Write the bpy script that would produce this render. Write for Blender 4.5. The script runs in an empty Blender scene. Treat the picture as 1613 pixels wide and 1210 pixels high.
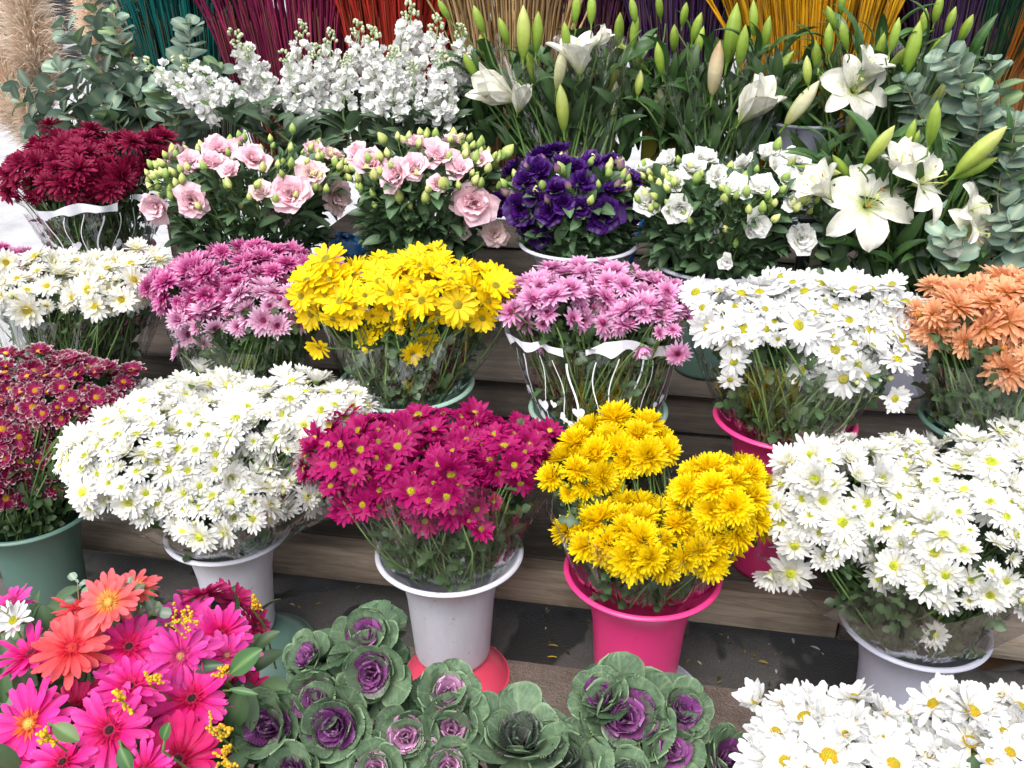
import bpy, math, random
import numpy as np
from mathutils import Vector, Matrix, Quaternion

# ------------------------------------------------------------------ camera, sky, sun
scn = bpy.context.scene
COL = scn.collection
CAMZ, PITCH, FPX, PW, PH = 1.5, math.radians(25), 1450.0, 1613.0, 1210.0
cam_d = bpy.data.cameras.new("Camera")
cam_d.sensor_width = 36.0
cam_d.lens = FPX / PW * 36.0
cam_d.clip_start, cam_d.clip_end = 0.05, 400.0
cam = bpy.data.objects.new("Camera", cam_d)
COL.objects.link(cam)
cam.location = (0, 0, CAMZ)
cam.rotation_euler = (math.radians(90) - PITCH, 0, 0)
scn.camera = cam

SUN_EL, SUN_AZ = math.radians(58), math.radians(205)     # azimuth: clockwise from +Y, sun stands behind the viewer
world = bpy.data.worlds.new("World")
scn.world = world
world.use_nodes = True
wn = world.node_tree
wn.nodes.clear()
w_out = wn.nodes.new("ShaderNodeOutputWorld")
w_bg = wn.nodes.new("ShaderNodeBackground")
w_sky = wn.nodes.new("ShaderNodeTexSky")
w_hs = wn.nodes.new("ShaderNodeHueSaturation")
w_sky.sky_type = 'NISHITA'
w_sky.sun_disc = False
w_sky.sun_elevation = SUN_EL
w_sky.sun_rotation = SUN_AZ
w_sky.dust_density = 4.0
w_hs.inputs['Saturation'].default_value = 0.35
w_bg.inputs['Strength'].default_value = 0.15
wn.links.new(w_sky.outputs[0], w_hs.inputs['Color'])
wn.links.new(w_hs.outputs[0], w_bg.inputs['Color'])
wn.links.new(w_bg.outputs[0], w_out.inputs['Surface'])
sun_d = bpy.data.lights.new("Sun", 'SUN')
sun_d.energy = 0.85
sun_d.angle = math.radians(50)
sun_d.color = (1.0, 0.97, 0.92)
sun = bpy.data.objects.new("Sun", sun_d)
COL.objects.link(sun)
sdir = Vector((math.sin(SUN_AZ) * math.cos(SUN_EL), math.cos(SUN_AZ) * math.cos(SUN_EL), math.sin(SUN_EL)))
sun.rotation_euler = sdir.to_track_quat('Z', 'Y').to_euler()
scn.view_settings.view_transform = 'Standard'
scn.view_settings.look = 'None'
scn.view_settings.gamma = 1.0
scn.view_settings.use_curve_mapping = False
scn.view_settings.exposure = 1.06
scn.cycles.max_bounces = 8
scn.cycles.transparent_max_bounces = 24
scn.cycles.diffuse_bounces = 4
scn.cycles.caustics_reflective = False
scn.cycles.caustics_refractive = False

R = np.random.RandomState(7)
random.seed(7)

# ------------------------------------------------------------------ layout helpers
YAW = math.radians(10.5)                    # the stall stands turned a little: its right end is nearer
TY = math.tan(YAW)

def ray(px, py):
    u, v = (px - 806.5) / FPX, (605.0 - py) / FPX
    return np.array([u, math.cos(PITCH) + v * math.sin(PITCH), -math.sin(PITCH) + v * math.cos(PITCH)])

CAM = np.array([0, 0, CAMZ])

def at(px, py, Y0):
    """point on the stall row standing Y0 metres in front of the viewer"""
    d = ray(px, py)
    return CAM + d * (Y0 / (d[1] + TY * d[0]))

def atz(px, py, z):
    d = ray(px, py)
    return CAM + d * ((z - CAMZ) / d[2])

def depth(p):
    q = np.asarray(p) - CAM
    return q[1] * math.cos(PITCH) - q[2] * math.sin(PITCH)

def px2m(p):
    return depth(p) / FPX

def srgb(r, g, b):
    f = lambda c: c / 12.92 if c <= 0.04045 else ((c + 0.055) / 1.055) ** 2.4
    return np.array([f(r / 255.0), f(g / 255.0), f(b / 255.0)])

def unit(v):
    v = np.asarray(v, float)
    return v / (np.linalg.norm(v, axis=-1, keepdims=True) + 1e-9)

def mix(a, b, t):
    t = np.asarray(t)[..., None]
    return np.asarray(a) * (1 - t) + np.asarray(b) * t

# ------------------------------------------------------------------ mesh builder
class Geo:
    def __init__(self):
        self.v, self.q, self.t, self.c, self.p, self.qm, self.tm = [], [], [], [], [], [], []
        self.n = 0

    def add(self, v, q=None, t=None, c=(1, 1, 1), p=None, m=0):
        v = np.asarray(v, float)
        k = len(v)
        c = np.asarray(c, float)
        if c.ndim == 1:
            c = np.tile(c, (k, 1))
        if p is None:
            p = np.zeros((k, 3))
        if q is not None and len(q):
            q = np.asarray(q, int) + self.n
            self.q.append(q)
            self.qm.append(np.full(len(q), m))
        if t is not None and len(t):
            t = np.asarray(t, int) + self.n
            self.t.append(t)
            self.tm.append(np.full(len(t), m))
        self.v.append(v); self.c.append(c); self.p.append(p)
        self.n += k

    def tpl(self):
        """as a template (v, q, t, c, p)"""
        e = np.zeros((0, 4), int); e3 = np.zeros((0, 3), int)
        return (np.concatenate(self.v), np.concatenate(self.q) if self.q else e,
                np.concatenate(self.t) if self.t else e3, np.concatenate(self.c), np.concatenate(self.p))

    def stamp(self, tp, M, T, tint=None, m=0):
        """many transformed copies of a template inside one mesh"""
        v, q, t, c, p = tp
        n, k = len(M), len(v)
        if n == 0:
            return
        V = np.einsum('nij,kj->nki', M, v) + np.asarray(T)[:, None, :]
        C = np.tile(c[None], (n, 1, 1))
        if tint is not None:
            C = C * np.asarray(tint)[:, None, :] if np.ndim(tint) == 2 else C * np.asarray(tint)[:, None, None]
        P = np.tile(p[None], (n, 1, 1)).copy()
        P[:, :, 2] = R.rand(n)[:, None]
        off = (np.arange(n) * k)[:, None, None]
        self.add(V.reshape(-1, 3), (q[None] + off).reshape(-1, 4) if len(q) else None,
                 (t[None] + off).reshape(-1, 3) if len(t) else None, C.reshape(-1, 3), P.reshape(-1, 3), m)

    def mesh(self, name, mats, smooth=True):
        me = bpy.data.meshes.new(name)
        V = np.concatenate(self.v)
        nq = sum(len(a) for a in self.q)
        nt = sum(len(a) for a in self.t)
        me.vertices.add(len(V))
        me.vertices.foreach_set("co", V.ravel())
        loops, starts, mi = [], [], []
        if nq:
            Q = np.concatenate(self.q)
            loops.append(Q.ravel()); starts.append(np.arange(nq) * 4); mi.append(np.concatenate(self.qm))
        if nt:
            T = np.concatenate(self.t)
            loops.append(T.ravel()); starts.append(nq * 4 + np.arange(nt) * 3); mi.append(np.concatenate(self.tm))
        L = np.concatenate(loops)
        me.loops.add(len(L))
        me.loops.foreach_set("vertex_index", L.astype(np.int32))
        me.polygons.add(nq + nt)
        me.polygons.foreach_set("loop_start", np.concatenate(starts).astype(np.int32))
        me.polygons.foreach_set("material_index", np.concatenate(mi).astype(np.int32))
        me.polygons.foreach_set("use_smooth", np.full(nq + nt, smooth))
        a = me.attributes.new("Col", 'FLOAT_COLOR', 'POINT')
        C = np.concatenate(self.c)
        a.data.foreach_set("color", np.concatenate([C, np.ones((len(C), 1))], 1).ravel())
        a = me.attributes.new("Par", 'FLOAT_VECTOR', 'POINT')
        a.data.foreach_set("vector", np.concatenate(self.p).ravel())
        for mt in mats:
            me.materials.append(mt)
        me.update(calc_edges=True)
        me.validate()
        return me

def quads_grid(nu, nv):
    i, j = np.meshgrid(np.arange(nu), np.arange(nv), indexing='ij')
    a = i * (nv + 1) + j
    return np.stack([a, a + 1, a + nv + 2, a + nv + 1], -1).reshape(-1, 4)

def rotz(a):
    c, s = math.cos(a), math.sin(a)
    return np.array([[c, -s, 0], [s, c, 0], [0, 0, 1]])

def petal(L, W, e0, e1, nl=4, nw=2, wf=None, cup=0.0, base=0.0, col=None, ruffle=0.0, rk=3, rph=0.0, notch=0.0):
    """a petal or leaf along +X, rising at angle e0 at its base and e1 at its tip"""
    t = np.linspace(0, 1, nl + 1)
    s = np.linspace(-1, 1, nw + 1)
    th = np.radians(e0) + np.radians(e1 - e0) * (t[:-1] + t[1:]) / 2
    x = base + np.concatenate([[0], np.cumsum(np.cos(th))]) * L / nl
    z = np.concatenate([[0], np.cumsum(np.sin(th))]) * L / nl
    tha = np.radians(e0 + (e1 - e0) * t)
    w = (wf(t) if wf else np.sin(np.pi * (0.08 + 0.86 * t)) ** 0.7) * W / 2
    T_, S_ = np.meshgrid(t, s, indexing='ij')
    up = w[:, None] * cup * S_ ** 2
    if ruffle:
        up = up + ruffle * (T_ ** 2) * np.sin(rk * S_ * 3.1 + rph + 2.0 * T_) * np.abs(S_) ** 0.6
    X = x[:, None] - np.sin(tha)[:, None] * up - (notch * L * (1 - np.abs(S_)) * (T_ > 0.95))
    Z = z[:, None] + np.cos(tha)[:, None] * up
    Y = w[:, None] * S_
    v = np.stack([X, Y, Z], -1).reshape(-1, 3)
    c = col(T_, S_).reshape(-1, 3) if col else np.ones((len(v), 3))
    p = np.stack([T_, S_, np.zeros_like(T_)], -1).reshape(-1, 3)
    return v, quads_grid(nl, nw), c, p

def ring(g, n, L, W, e0, e1, m=0, ph=0.0, jit=0.1, zoff=0.0, cv=0.03, **kw):
    for i in range(n):
        a = 2 * math.pi * (i + ph) / n + R.normal() * jit * 2.2 / n
        kk = dict(kw)
        if kk.get('ruffle'):
            kk['rph'] = R.rand() * 6
        d = R.normal() * 8 * (jit / 0.1)
        v, q, c, p = petal(L * (1 + R.normal() * jit * 0.7), W * (1 + R.normal() * jit * .5), e0 + d, e1 + d + R.normal() * 6 * (jit / .1), **kk)
        p[:, 2] = R.rand()
        tw = R.normal() * jit * 1.6
        ct, st = math.cos(tw), math.sin(tw)
        y, z = v[:, 1].copy(), v[:, 2].copy()
        v[:, 1], v[:, 2] = y * ct - z * st * 0.3, z + y * st
        v[:, 2] += zoff
        g.add(v @ rotz(a).T, q, None, c * (1 + R.normal() * cv), p, m)

def dome(g, r, h, col0, col1, m=0, z0=0.0, nr=5, na=12, dent=0.0):
    vs, cs, ps = [[0, 0, z0 + h - dent * h]], [col1], [[0, 0, 0]]
    for i in range(1, nr + 1):
        f = i / nr
        for k in range(na):
            a = 2 * math.pi * (k + 0.5 * (i % 2)) / na
            rr = r * f
            zz = z0 + h * (1 - f ** 2.2) - dent * h * max(0, 1 - f * 2.2) ** 1 + R.normal() * 0.04 * h
            vs.append([rr * math.cos(a), rr * math.sin(a), zz])
            cs.append(mix(col1, col0, min(1, f * 1.1))); ps.append([f, k / na, 0])
    q, t = [], []
    for k in range(na):
        t.append([0, 1 + k, 1 + (k + 1) % na])
    for i in range(nr - 1):
        for k in range(na):
            a = 1 + i * na + k; b = 1 + i * na + (k + 1) % na
            q.append([a, a + na, b + na, b])
    g.add(vs, q, t, np.array(cs), np.array(ps), m)

def lathe(g, prof, na=48, col=(1, 1, 1), m=0, close=False):
    prof = np.asarray(prof, float)
    k = len(prof)
    a = np.linspace(0, 2 * math.pi, na, endpoint=False)
    v = np.stack([prof[None, :, 0] * np.cos(a)[:, None], prof[None, :, 0] * np.sin(a)[:, None],
                  np.tile(prof[None, :, 1], (na, 1))], -1).reshape(-1, 3)
    q = []
    for i in range(na):
        j = (i + 1) % na
        for r in range(k - 1):
            q.append([i * k + r, j * k + r, j * k + r + 1, i * k + r + 1])
    g.add(v, q, None, col, None, m)

def tube(g, pts, rad, na=6, col=(1, 1, 1), m=0, cap=True):
    pts = np.asarray(pts, float)
    n = len(pts)
    rad = np.broadcast_to(np.asarray(rad, float), (n,))
    tg = unit(np.gradient(pts, axis=0))
    ref = np.array([0.31, 0.2, 0.93]) if abs(tg[0][2]) < 0.9 else np.array([1.0, 0.1, 0])
    v = []
    for i in range(n):
        x = unit(np.cross(ref, tg[i])); y = np.cross(tg[i], x)
        for k in range(na):
            a = 2 * math.pi * k / na
            v.append(pts[i] + rad[i] * (x * math.cos(a) + y * math.sin(a)))
    q = []
    for i in range(n - 1):
        for k in range(na):
            b = (k + 1) % na
            q.append([i * na + k, i * na + b, (i + 1) * na + b, (i + 1) * na + k])
    t = []
    if cap:
        v.append(pts[-1] + tg[-1] * rad[-1] * 0.6)
        for k in range(na):
            t.append([(n - 1) * na + k, (n - 1) * na + (k + 1) % na, n * na])
    g.add(v, q, t, col, None, m)

def box(g, lo, hi, col=(1, 1, 1), m=0, bev=0.004):
    lo, hi = np.array(lo, float), np.array(hi, float)
    b = min(bev, *(0.45 * (hi - lo)))
    vs, ids = [], {}
    for sx in (0, 1):
        for sy in (0, 1):
            for sz in (0, 1):
                c = np.array([hi[0] if sx else lo[0], hi[1] if sy else lo[1], hi[2] if sz else lo[2]])
                d = np.array([b if not s else -b for s in (sx, sy, sz)])
                for ax in range(3):
                    w = c + d; w[ax] = c[ax]
                    ids[(sx, sy, sz, ax)] = len(vs); vs.append(w)
    q, t = [], []
    I = lambda s, ax: ids[(s[0], s[1], s[2], ax)]
    for ax in range(3):
        o1, o2 = (ax + 1) % 3, (ax + 2) % 3
        for sd in (0, 1):
            f = []
            for a_, b_ in ((0, 0), (1, 0), (1, 1), (0, 1)):
                s = [0, 0, 0]; s[ax] = sd; s[o1] = a_; s[o2] = b_
                f.append(I(s, ax))
            q.append(f if sd else f[::-1])
        for a_ in (0, 1):
            for b_ in (0, 1):
                s0 = [0, 0, 0]; s0[o1] = a_; s0[o2] = b_
                s1 = list(s0); s1[ax] = 1
                q.append([I(s0, o1), I(s1, o1), I(s1, o2), I(s0, o2)])
    for sx in (0, 1):
        for sy in (0, 1):
            for sz in (0, 1):
                t.append([I((sx, sy, sz), 0), I((sx, sy, sz), 1), I((sx, sy, sz), 2)])
    g.add(vs, q, t, col, None, m)

# ------------------------------------------------------------------ materials
def nd(nt, kind, **kw):
    n = nt.nodes.new(kind)
    for k, v in kw.items():
        if k in n.inputs:
            n.inputs[k].default_value = v
        else:
            setattr(n, k, v)
    return n

def newmat(name):
    m = bpy.data.materials.new(name)
    m.use_nodes = True
    nt = m.node_tree
    nt.nodes.clear()
    return m, nt, nt.links.new

def soft_mat(name, rough=0.5, trans=0.25, stria=0.12, sfreq=14.0, var=0.10, spec=0.3, noise=0.15, vein=None, sat=1.0):
    """petals and leaves: colour attribute, fine long streaks, a bit of light passing through"""
    m, nt, ln = newmat(name)
    col = nd(nt, "ShaderNodeAttribute", attribute_name="Col")
    par = nd(nt, "ShaderNodeAttribute", attribute_name="Par")
    sep = nd(nt, "ShaderNodeSeparateXYZ")
    ln(par.outputs['Vector'], sep.inputs[0])
    oi = nd(nt, "ShaderNodeObjectInfo")
    mp = nd(nt, "ShaderNodeMapRange", **{'To Min': 1 - var, 'To Max': 1 + var * 0.7})
    ln(oi.outputs['Random'], mp.inputs['Value'])
    sn = nd(nt, "ShaderNodeMath", operation='MULTIPLY'); sn.inputs[1].default_value = sfreq
    ln(sep.outputs[1], sn.inputs[0])
    si = nd(nt, "ShaderNodeMath", operation='SINE'); ln(sn.outputs[0], si.inputs[0])
    sm = nd(nt, "ShaderNodeMapRange", **{'From Min': -1.0, 'To Min': 1 - stria, 'To Max': 1.0})
    ln(si.outputs[0], sm.inputs['Value'])
    tc = nd(nt, "ShaderNodeTexCoord")
    nz = nd(nt, "ShaderNodeTexNoise", Scale=6.0, Detail=3.0)
    ln(tc.outputs['Object'], nz.inputs['Vector'])
    nm = nd(nt, "ShaderNodeMapRange", **{'From Min': 0.3, 'From Max': 0.7, 'To Min': 1 - noise, 'To Max': 1 + noise * 0.6})
    ln(nz.outputs[0], nm.inputs['Value'])
    a = nd(nt, "ShaderNodeMath", operation='MULTIPLY'); ln(mp.outputs[0], a.inputs[0]); ln(sm.outputs[0], a.inputs[1])
    b = nd(nt, "ShaderNodeMath", operation='MULTIPLY'); ln(a.outputs[0], b.inputs[0]); ln(nm.outputs[0], b.inputs[1])
    sc = nd(nt, "ShaderNodeVectorMath", operation='SCALE')
    ln(col.outputs['Color'], sc.inputs[0]); ln(b.outputs[0], sc.inputs['Scale'])
    final = sc.outputs[0]
    if vein is not None:
        # chevron side veins and a midrib: |s|*k + t*f folded into a narrow pale line
        ab = nd(nt, "ShaderNodeMath", operation='ABSOLUTE'); ln(sep.outputs[1], ab.inputs[0])
        k1 = nd(nt, "ShaderNodeMath", operation='MULTIPLY'); k1.inputs[1].default_value = -3.5; ln(ab.outputs[0], k1.inputs[0])
        k2 = nd(nt, "ShaderNodeMath", operation='MULTIPLY_ADD'); k2.inputs[1].default_value = 9.0
        ln(sep.outputs[0], k2.inputs[0]); ln(k1.outputs[0], k2.inputs[2])
        wob = nd(nt, "ShaderNodeMath", operation='MULTIPLY_ADD'); wob.inputs[1].default_value = 1.2
        ln(nz.outputs[0], wob.inputs[0]); ln(k2.outputs[0], wob.inputs[2])
        fr = nd(nt, "ShaderNodeMath", operation='FRACT'); ln(wob.outputs[0], fr.inputs[0])
        pp = nd(nt, "ShaderNodeMath", operation='PINGPONG'); pp.inputs[1].default_value = 0.5; ln(fr.outputs[0], pp.inputs[0])
        v1 = nd(nt, "ShaderNodeMapRange", **{'From Min': 0.0, 'From Max': 0.12, 'To Min': 1.0, 'To Max': 0.0}); ln(pp.outputs[0], v1.inputs['Value'])
        v2 = nd(nt, "ShaderNodeMapRange", **{'From Min': 0.02, 'From Max': 0.09, 'To Min': 1.0, 'To Max': 0.0}); ln(ab.outputs[0], v2.inputs['Value'])
        mx = nd(nt, "ShaderNodeMath", operation='MAXIMUM'); ln(v1.outputs[0], mx.inputs[0]); ln(v2.outputs[0], mx.inputs[1])
        mf = nd(nt, "ShaderNodeMath", operation='MULTIPLY'); mf.inputs[1].default_value = vein[3]; ln(mx.outputs[0], mf.inputs[0])
        mc = nd(nt, "ShaderNodeMixRGB"); ln(mf.outputs[0], mc.inputs[0]); ln(final, mc.inputs[1])
        mc.inputs[2].default_value = (*vein[:3], 1)
        final = mc.outputs[0]
    pr = nd(nt, "ShaderNodeBsdfPrincipled", Roughness=rough)
    pr.inputs['Specular IOR Level'].default_value = spec
    ln(final, pr.inputs['Base Color'])
    bp = nd(nt, "ShaderNodeBump", Strength=0.25, Distance=0.002)
    ln(b.outputs[0], bp.inputs['Height']); ln(bp.outputs[0], pr.inputs['Normal'])
    out = nd(nt, "ShaderNodeOutputMaterial")
    if trans:
        tr = nd(nt, "ShaderNodeBsdfTranslucent"); ln(final, tr.inputs['Color'])
        ms = nd(nt, "ShaderNodeMixShader"); ms.inputs[0].default_value = trans
        ln(pr.outputs[0], ms.inputs[1]); ln(tr.outputs[0], ms.inputs[2]); ln(ms.outputs[0], out.inputs[0])
    else:
        ln(pr.outputs[0], out.inputs[0])
    return m

def hard_mat(name, col, rough=0.4, spec=0.5, dirt=0.25, dirtcol=(0.08, 0.07, 0.06), nscale=7.0, bump=0.05, metal=0.0, specks=0.0):
    m, nt, ln = newmat(name)
    tc = nd(nt, "ShaderNodeTexCoord")
    nz = nd(nt, "ShaderNodeTexNoise", Scale=nscale, Detail=8.0, Roughness=0.72)
    stretch = nd(nt, "ShaderNodeMapping"); stretch.inputs['Scale'].default_value = (1.6, 1.6, .55)
    ln(tc.outputs['Object'], stretch.inputs['Vector']); ln(stretch.outputs[0], nz.inputs['Vector'])
    mr = nd(nt, "ShaderNodeMapRange", **{'From Min': 0.42, 'From Max': 0.8, 'To Min': 0.0, 'To Max': dirt})
    ln(nz.outputs[0], mr.inputs['Value'])
    fac = mr.outputs[0]
    if specks:
        n2 = nd(nt, "ShaderNodeTexNoise", Scale=55.0, Detail=4.0)
        ln(tc.outputs['Object'], n2.inputs['Vector'])
        m2 = nd(nt, "ShaderNodeMapRange", **{'From Min': 0.66, 'From Max': 0.71, 'To Min': 0.0, 'To Max': specks})
        ln(n2.outputs[0], m2.inputs['Value'])
        mxx = nd(nt, "ShaderNodeMath", operation='MAXIMUM'); ln(fac, mxx.inputs[0]); ln(m2.outputs[0], mxx.inputs[1])
        fac = mxx.outputs[0]
    mc = nd(nt, "ShaderNodeMixRGB"); ln(fac, mc.inputs[0])
    mc.inputs[1].default_value = (*col, 1); mc.inputs[2].default_value = (*dirtcol, 1)
    pr = nd(nt, "ShaderNodeBsdfPrincipled", Roughness=rough, Metallic=metal)
    pr.inputs['Specular IOR Level'].default_value = spec
    ln(mc.outputs[0], pr.inputs['Base Color'])
    rr = nd(nt, "ShaderNodeMapRange", **{'To Min': rough * 0.8, 'To Max': min(1, rough * 1.4)})
    ln(nz.outputs[0], rr.inputs['Value']); ln(rr.outputs[0], pr.inputs['Roughness'])
    bp = nd(nt, "ShaderNodeBump", Strength=bump, Distance=0.01); ln(nz.outputs[0], bp.inputs['Height']); ln(bp.outputs[0], pr.inputs['Normal'])
    out = nd(nt, "ShaderNodeOutputMaterial"); ln(pr.outputs[0], out.inputs[0])
    return m

def wood_mat(name, c0, c1, c2, rough=0.75):
    m, nt, ln = newmat(name)
    tc = nd(nt, "ShaderNodeTexCoord")
    mp = nd(nt, "ShaderNodeMapping"); mp.inputs['Scale'].default_value = (1.4, 14, 14)
    ln(tc.outputs['Object'], mp.inputs['Vector'])
    oi = nd(nt, "ShaderNodeObjectInfo")
    nz = nd(nt, "ShaderNodeTexNoise", Scale=4.0, Detail=8.0, Roughness=0.7, Distortion=0.6)
    ln(mp.outputs[0], nz.inputs['Vector'])
    rp = nd(nt, "ShaderNodeValToRGB")
    e = rp.color_ramp.elements
    e[0].position, e[0].color = 0.28, (*c0, 1)
    e[1].position, e[1].color = 0.72, (*c2, 1)
    k = e.new(0.5); k.color = (*c1, 1)
    ln(nz.outputs[0], rp.inputs[0])
    n2 = nd(nt, "ShaderNodeTexNoise", Scale=5.0, Detail=5.0); ln(tc.outputs['Object'], n2.inputs['Vector'])
    m2 = nd(nt, "ShaderNodeMapRange", **{'From Min': 0.5, 'From Max': 0.75, 'To Max': 0.7}); ln(n2.outputs[0], m2.inputs['Value'])
    mc = nd(nt, "ShaderNodeMixRGB"); ln(m2.outputs[0], mc.inputs[0]); ln(rp.outputs[0], mc.inputs[1])
    mc.inputs[2].default_value = (*(np.array(c0) * 0.6), 1)
    pr = nd(nt, "ShaderNodeBsdfPrincipled", Roughness=rough)
    ln(mc.outputs[0], pr.inputs['Base Color'])
    bp = nd(nt, "ShaderNodeBump", Strength=0.5, Distance=0.006); ln(nz.outputs[0], bp.inputs['Height']); ln(bp.outputs[0], pr.inputs['Normal'])
    out = nd(nt, "ShaderNodeOutputMaterial"); ln(pr.outputs[0], out.inputs[0])
    return m

def film_mat(name, body=0.93, base=0.085):
    """clear cellophane: mostly seen through, glossy creases"""
    m, nt, ln = newmat(name)
    tr = nd(nt, "ShaderNodeBsdfTransparent"); tr.inputs[0].default_value = (body, body, body, 1)
    gl = nd(nt, "ShaderNodeBsdfGlossy", Roughness=0.12); gl.inputs[0].default_value = (0.95, 0.95, 0.97, 1)
    tc = nd(nt, "ShaderNodeTexCoord")
    mpg = nd(nt, "ShaderNodeMapping"); mpg.inputs['Scale'].default_value = (1.0, 1.0, .28)
    ln(tc.outputs['Object'], mpg.inputs['Vector'])
    nz = nd(nt, "ShaderNodeTexNoise", Scale=24.0, Detail=2.0, Distortion=1.0); ln(mpg.outputs[0], nz.inputs['Vector'])
    bp = nd(nt, "ShaderNodeBump", Strength=0.8, Distance=0.02); ln(nz.outputs[0], bp.inputs['Height'])
    ln(bp.outputs[0], gl.inputs['Normal'])
    fr = nd(nt, "ShaderNodeLayerWeight", Blend=0.18)
    ml = nd(nt, "ShaderNodeMapRange", **{'To Min': base, 'To Max': 0.40}); ln(fr.outputs['Fresnel'], ml.inputs['Value'])
    ms = nd(nt, "ShaderNodeMixShader"); ln(ml.outputs[0], ms.inputs[0]); ln(tr.outputs[0], ms.inputs[1]); ln(gl.outputs[0], ms.inputs[2])
    out = nd(nt, "ShaderNodeOutputMaterial"); ln(ms.outputs[0], out.inputs[0])
    return m

def grain_mat(name):
    """flower centres: colour attribute broken up by tiny grains"""
    m, nt, ln = newmat(name)
    col = nd(nt, "ShaderNodeAttribute", attribute_name="Col")
    tc = nd(nt, "ShaderNodeTexCoord")
    vo = nd(nt, "ShaderNodeTexVoronoi", Scale=28.0); ln(tc.outputs['Object'], vo.inputs['Vector'])
    mr = nd(nt, "ShaderNodeMapRange", **{'From Max': 0.6, 'To Min': 1.25, 'To Max': 0.75}); ln(vo.outputs[0], mr.inputs['Value'])
    sc = nd(nt, "ShaderNodeVectorMath", operation='SCALE'); ln(col.outputs['Color'], sc.inputs[0]); ln(mr.outputs[0], sc.inputs['Scale'])
    pr = nd(nt, "ShaderNodeBsdfPrincipled", Roughness=0.7); ln(sc.outputs[0], pr.inputs['Base Color'])
    bp = nd(nt, "ShaderNodeBump", Strength=0.8, Distance=0.004, invert=True); ln(vo.outputs[0], bp.inputs['Height']); ln(bp.outputs[0], pr.inputs['Normal'])
    out = nd(nt, "ShaderNodeOutputMaterial"); ln(pr.outputs[0], out.inputs[0])
    return m

PETAL = soft_mat("petal", 0.55, 0.34, 0.17, 12.0)
GERB = soft_mat("gerbera_petal", 0.5, 0.34, 0.30, 17.0, 0.06)
WAXY = soft_mat("waxy_petal", 0.42, 0.25, 0.06, 20, 0.05)
LEAF = soft_mat("leaf", 0.42, 0.12, 0.10, 6.0, 0.12, 0.45, 0.3)
GUM = soft_mat("gum_leaf", 0.55, 0.10, 0.04, 6.0, 0.15, 0.35, 0.2)
STEM = soft_mat("stem", 0.5, 0.0, 0.05, 5.0, 0.15, 0.3, 0.25)
CAB = soft_mat("cabbage_leaf", 0.5, 0.08, 0.03, 8.0, 0.10, 0.35, 0.25, vein=(*srgb(150, 172, 130), 0.24))
CABH = soft_mat("cabbage_heart", 0.5, 0.12, 0.08, 16.0, 0.10, 0.35, 0.25, vein=(*srgb(205, 130, 200), 0.30))
GRAIN = grain_mat("flower_centre")
DRY = soft_mat("dried_grass", 0.8, 0.1, 0.15, 30.0, 0.10, 0.15, 0.3)
PLUME = soft_mat("plume_hair", 0.9, 0.35, 0.0, 3.0, 0.08, 0.1, 0.15)
FILM = film_mat("cellophane")
PRINT = hard_mat("white_print", srgb(222, 224, 232), 0.45, 0.4, 0.05)

# ------------------------------------------------------------------ object helpers
WM = {}

def thing(name, label, cat, loc, rz=0.0, group=None):
    o = bpy.data.objects.new(name, None)
    o.empty_display_size = 0.02
    COL.objects.link(o)
    o.location = Vector(loc)
    o.rotation_euler = (0, 0, rz)
    o["label"] = label
    o["category"] = cat
    if group:
        o["group"] = group
    WM[o.name] = Matrix.Translation(Vector(loc)) @ Matrix.Rotation(rz, 4, 'Z')
    return o

def part(name, mesh, parent, M=None, kind=None, label=None):
    """a child; M is its place in the world (None: at its parent's origin)"""
    o = bpy.data.objects.new(name, mesh)
    COL.objects.link(o)
    o.parent = parent
    W = WM[parent.name] if M is None else M
    o.matrix_basis = WM[parent.name].inverted() @ W
    WM[o.name] = W
    if kind:
        o["kind"] = kind
    if label:
        o["label"] = label
    return o

def solid(name, mesh, label=None, cat=None, kind=None, group=None, M=None):
    o = bpy.data.objects.new(name, mesh)
    COL.objects.link(o)
    if M is not None:
        o.matrix_basis = M
    if label:
        o["label"] = label
    if cat:
        o["category"] = cat
    if kind:
        o["kind"] = kind
    if group:
        o["group"] = group
    return o

IDENT = Matrix.Identity(4)

def face_matrix(p, n, s, spin=None):
    q = Vector(n).to_track_quat('Z', 'Y') @ Quaternion((0, 0, 1), R.rand() * 6.283 if spin is None else spin)
    return Matrix.Translation(Vector(p)) @ q.to_matrix().to_4x4() @ Matrix.Scale(s, 4)

def line_matrix(p, q, r):
    """unit-length stem mesh along Z laid from p to q with radius r"""
    d = Vector(q) - Vector(p)
    rot = d.to_track_quat('Z', 'Y') @ Quaternion((0, 0, 1), R.rand() * 6.283)
    return Matrix.Translation(Vector(p)) @ rot.to_matrix().to_4x4() @ Matrix.Diagonal((r, r, d.length, 1))

def stem_meshes(col0, col1, bend=9.0, n=3, name="stem"):
    out = []
    for k in range(n):
        g = Geo()
        z = np.linspace(0, 1, 7)
        pts = np.stack([bend * (0.5 + k * 0.4) * np.sin(np.pi * z), bend * 0.4 * np.sin(2 * np.pi * z + k), z], -1)
        v = []
        na = 5
        for i in range(7):
            for j in range(na):
                a = 6.283 * j / na
                v.append([pts[i, 0] + math.cos(a), pts[i, 1] + math.sin(a), pts[i, 2]])
        q = [[i * na + j, i * na + (j + 1) % na, (i + 1) * na + (j + 1) % na, (i + 1) * na + j] for i in range(6) for j in range(na)]
        c = np.repeat(mix(col0, col1, z), na, 0)
        g.add(v, q, None, c)
        out.append(g.mesh(name, [STEM]))
    return out

GREEN_STEM = stem_meshes(srgb(70, 92, 52), srgb(120, 150, 85))
DARK_STEM = stem_meshes(srgb(45, 62, 40), srgb(88, 112, 62))

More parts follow.
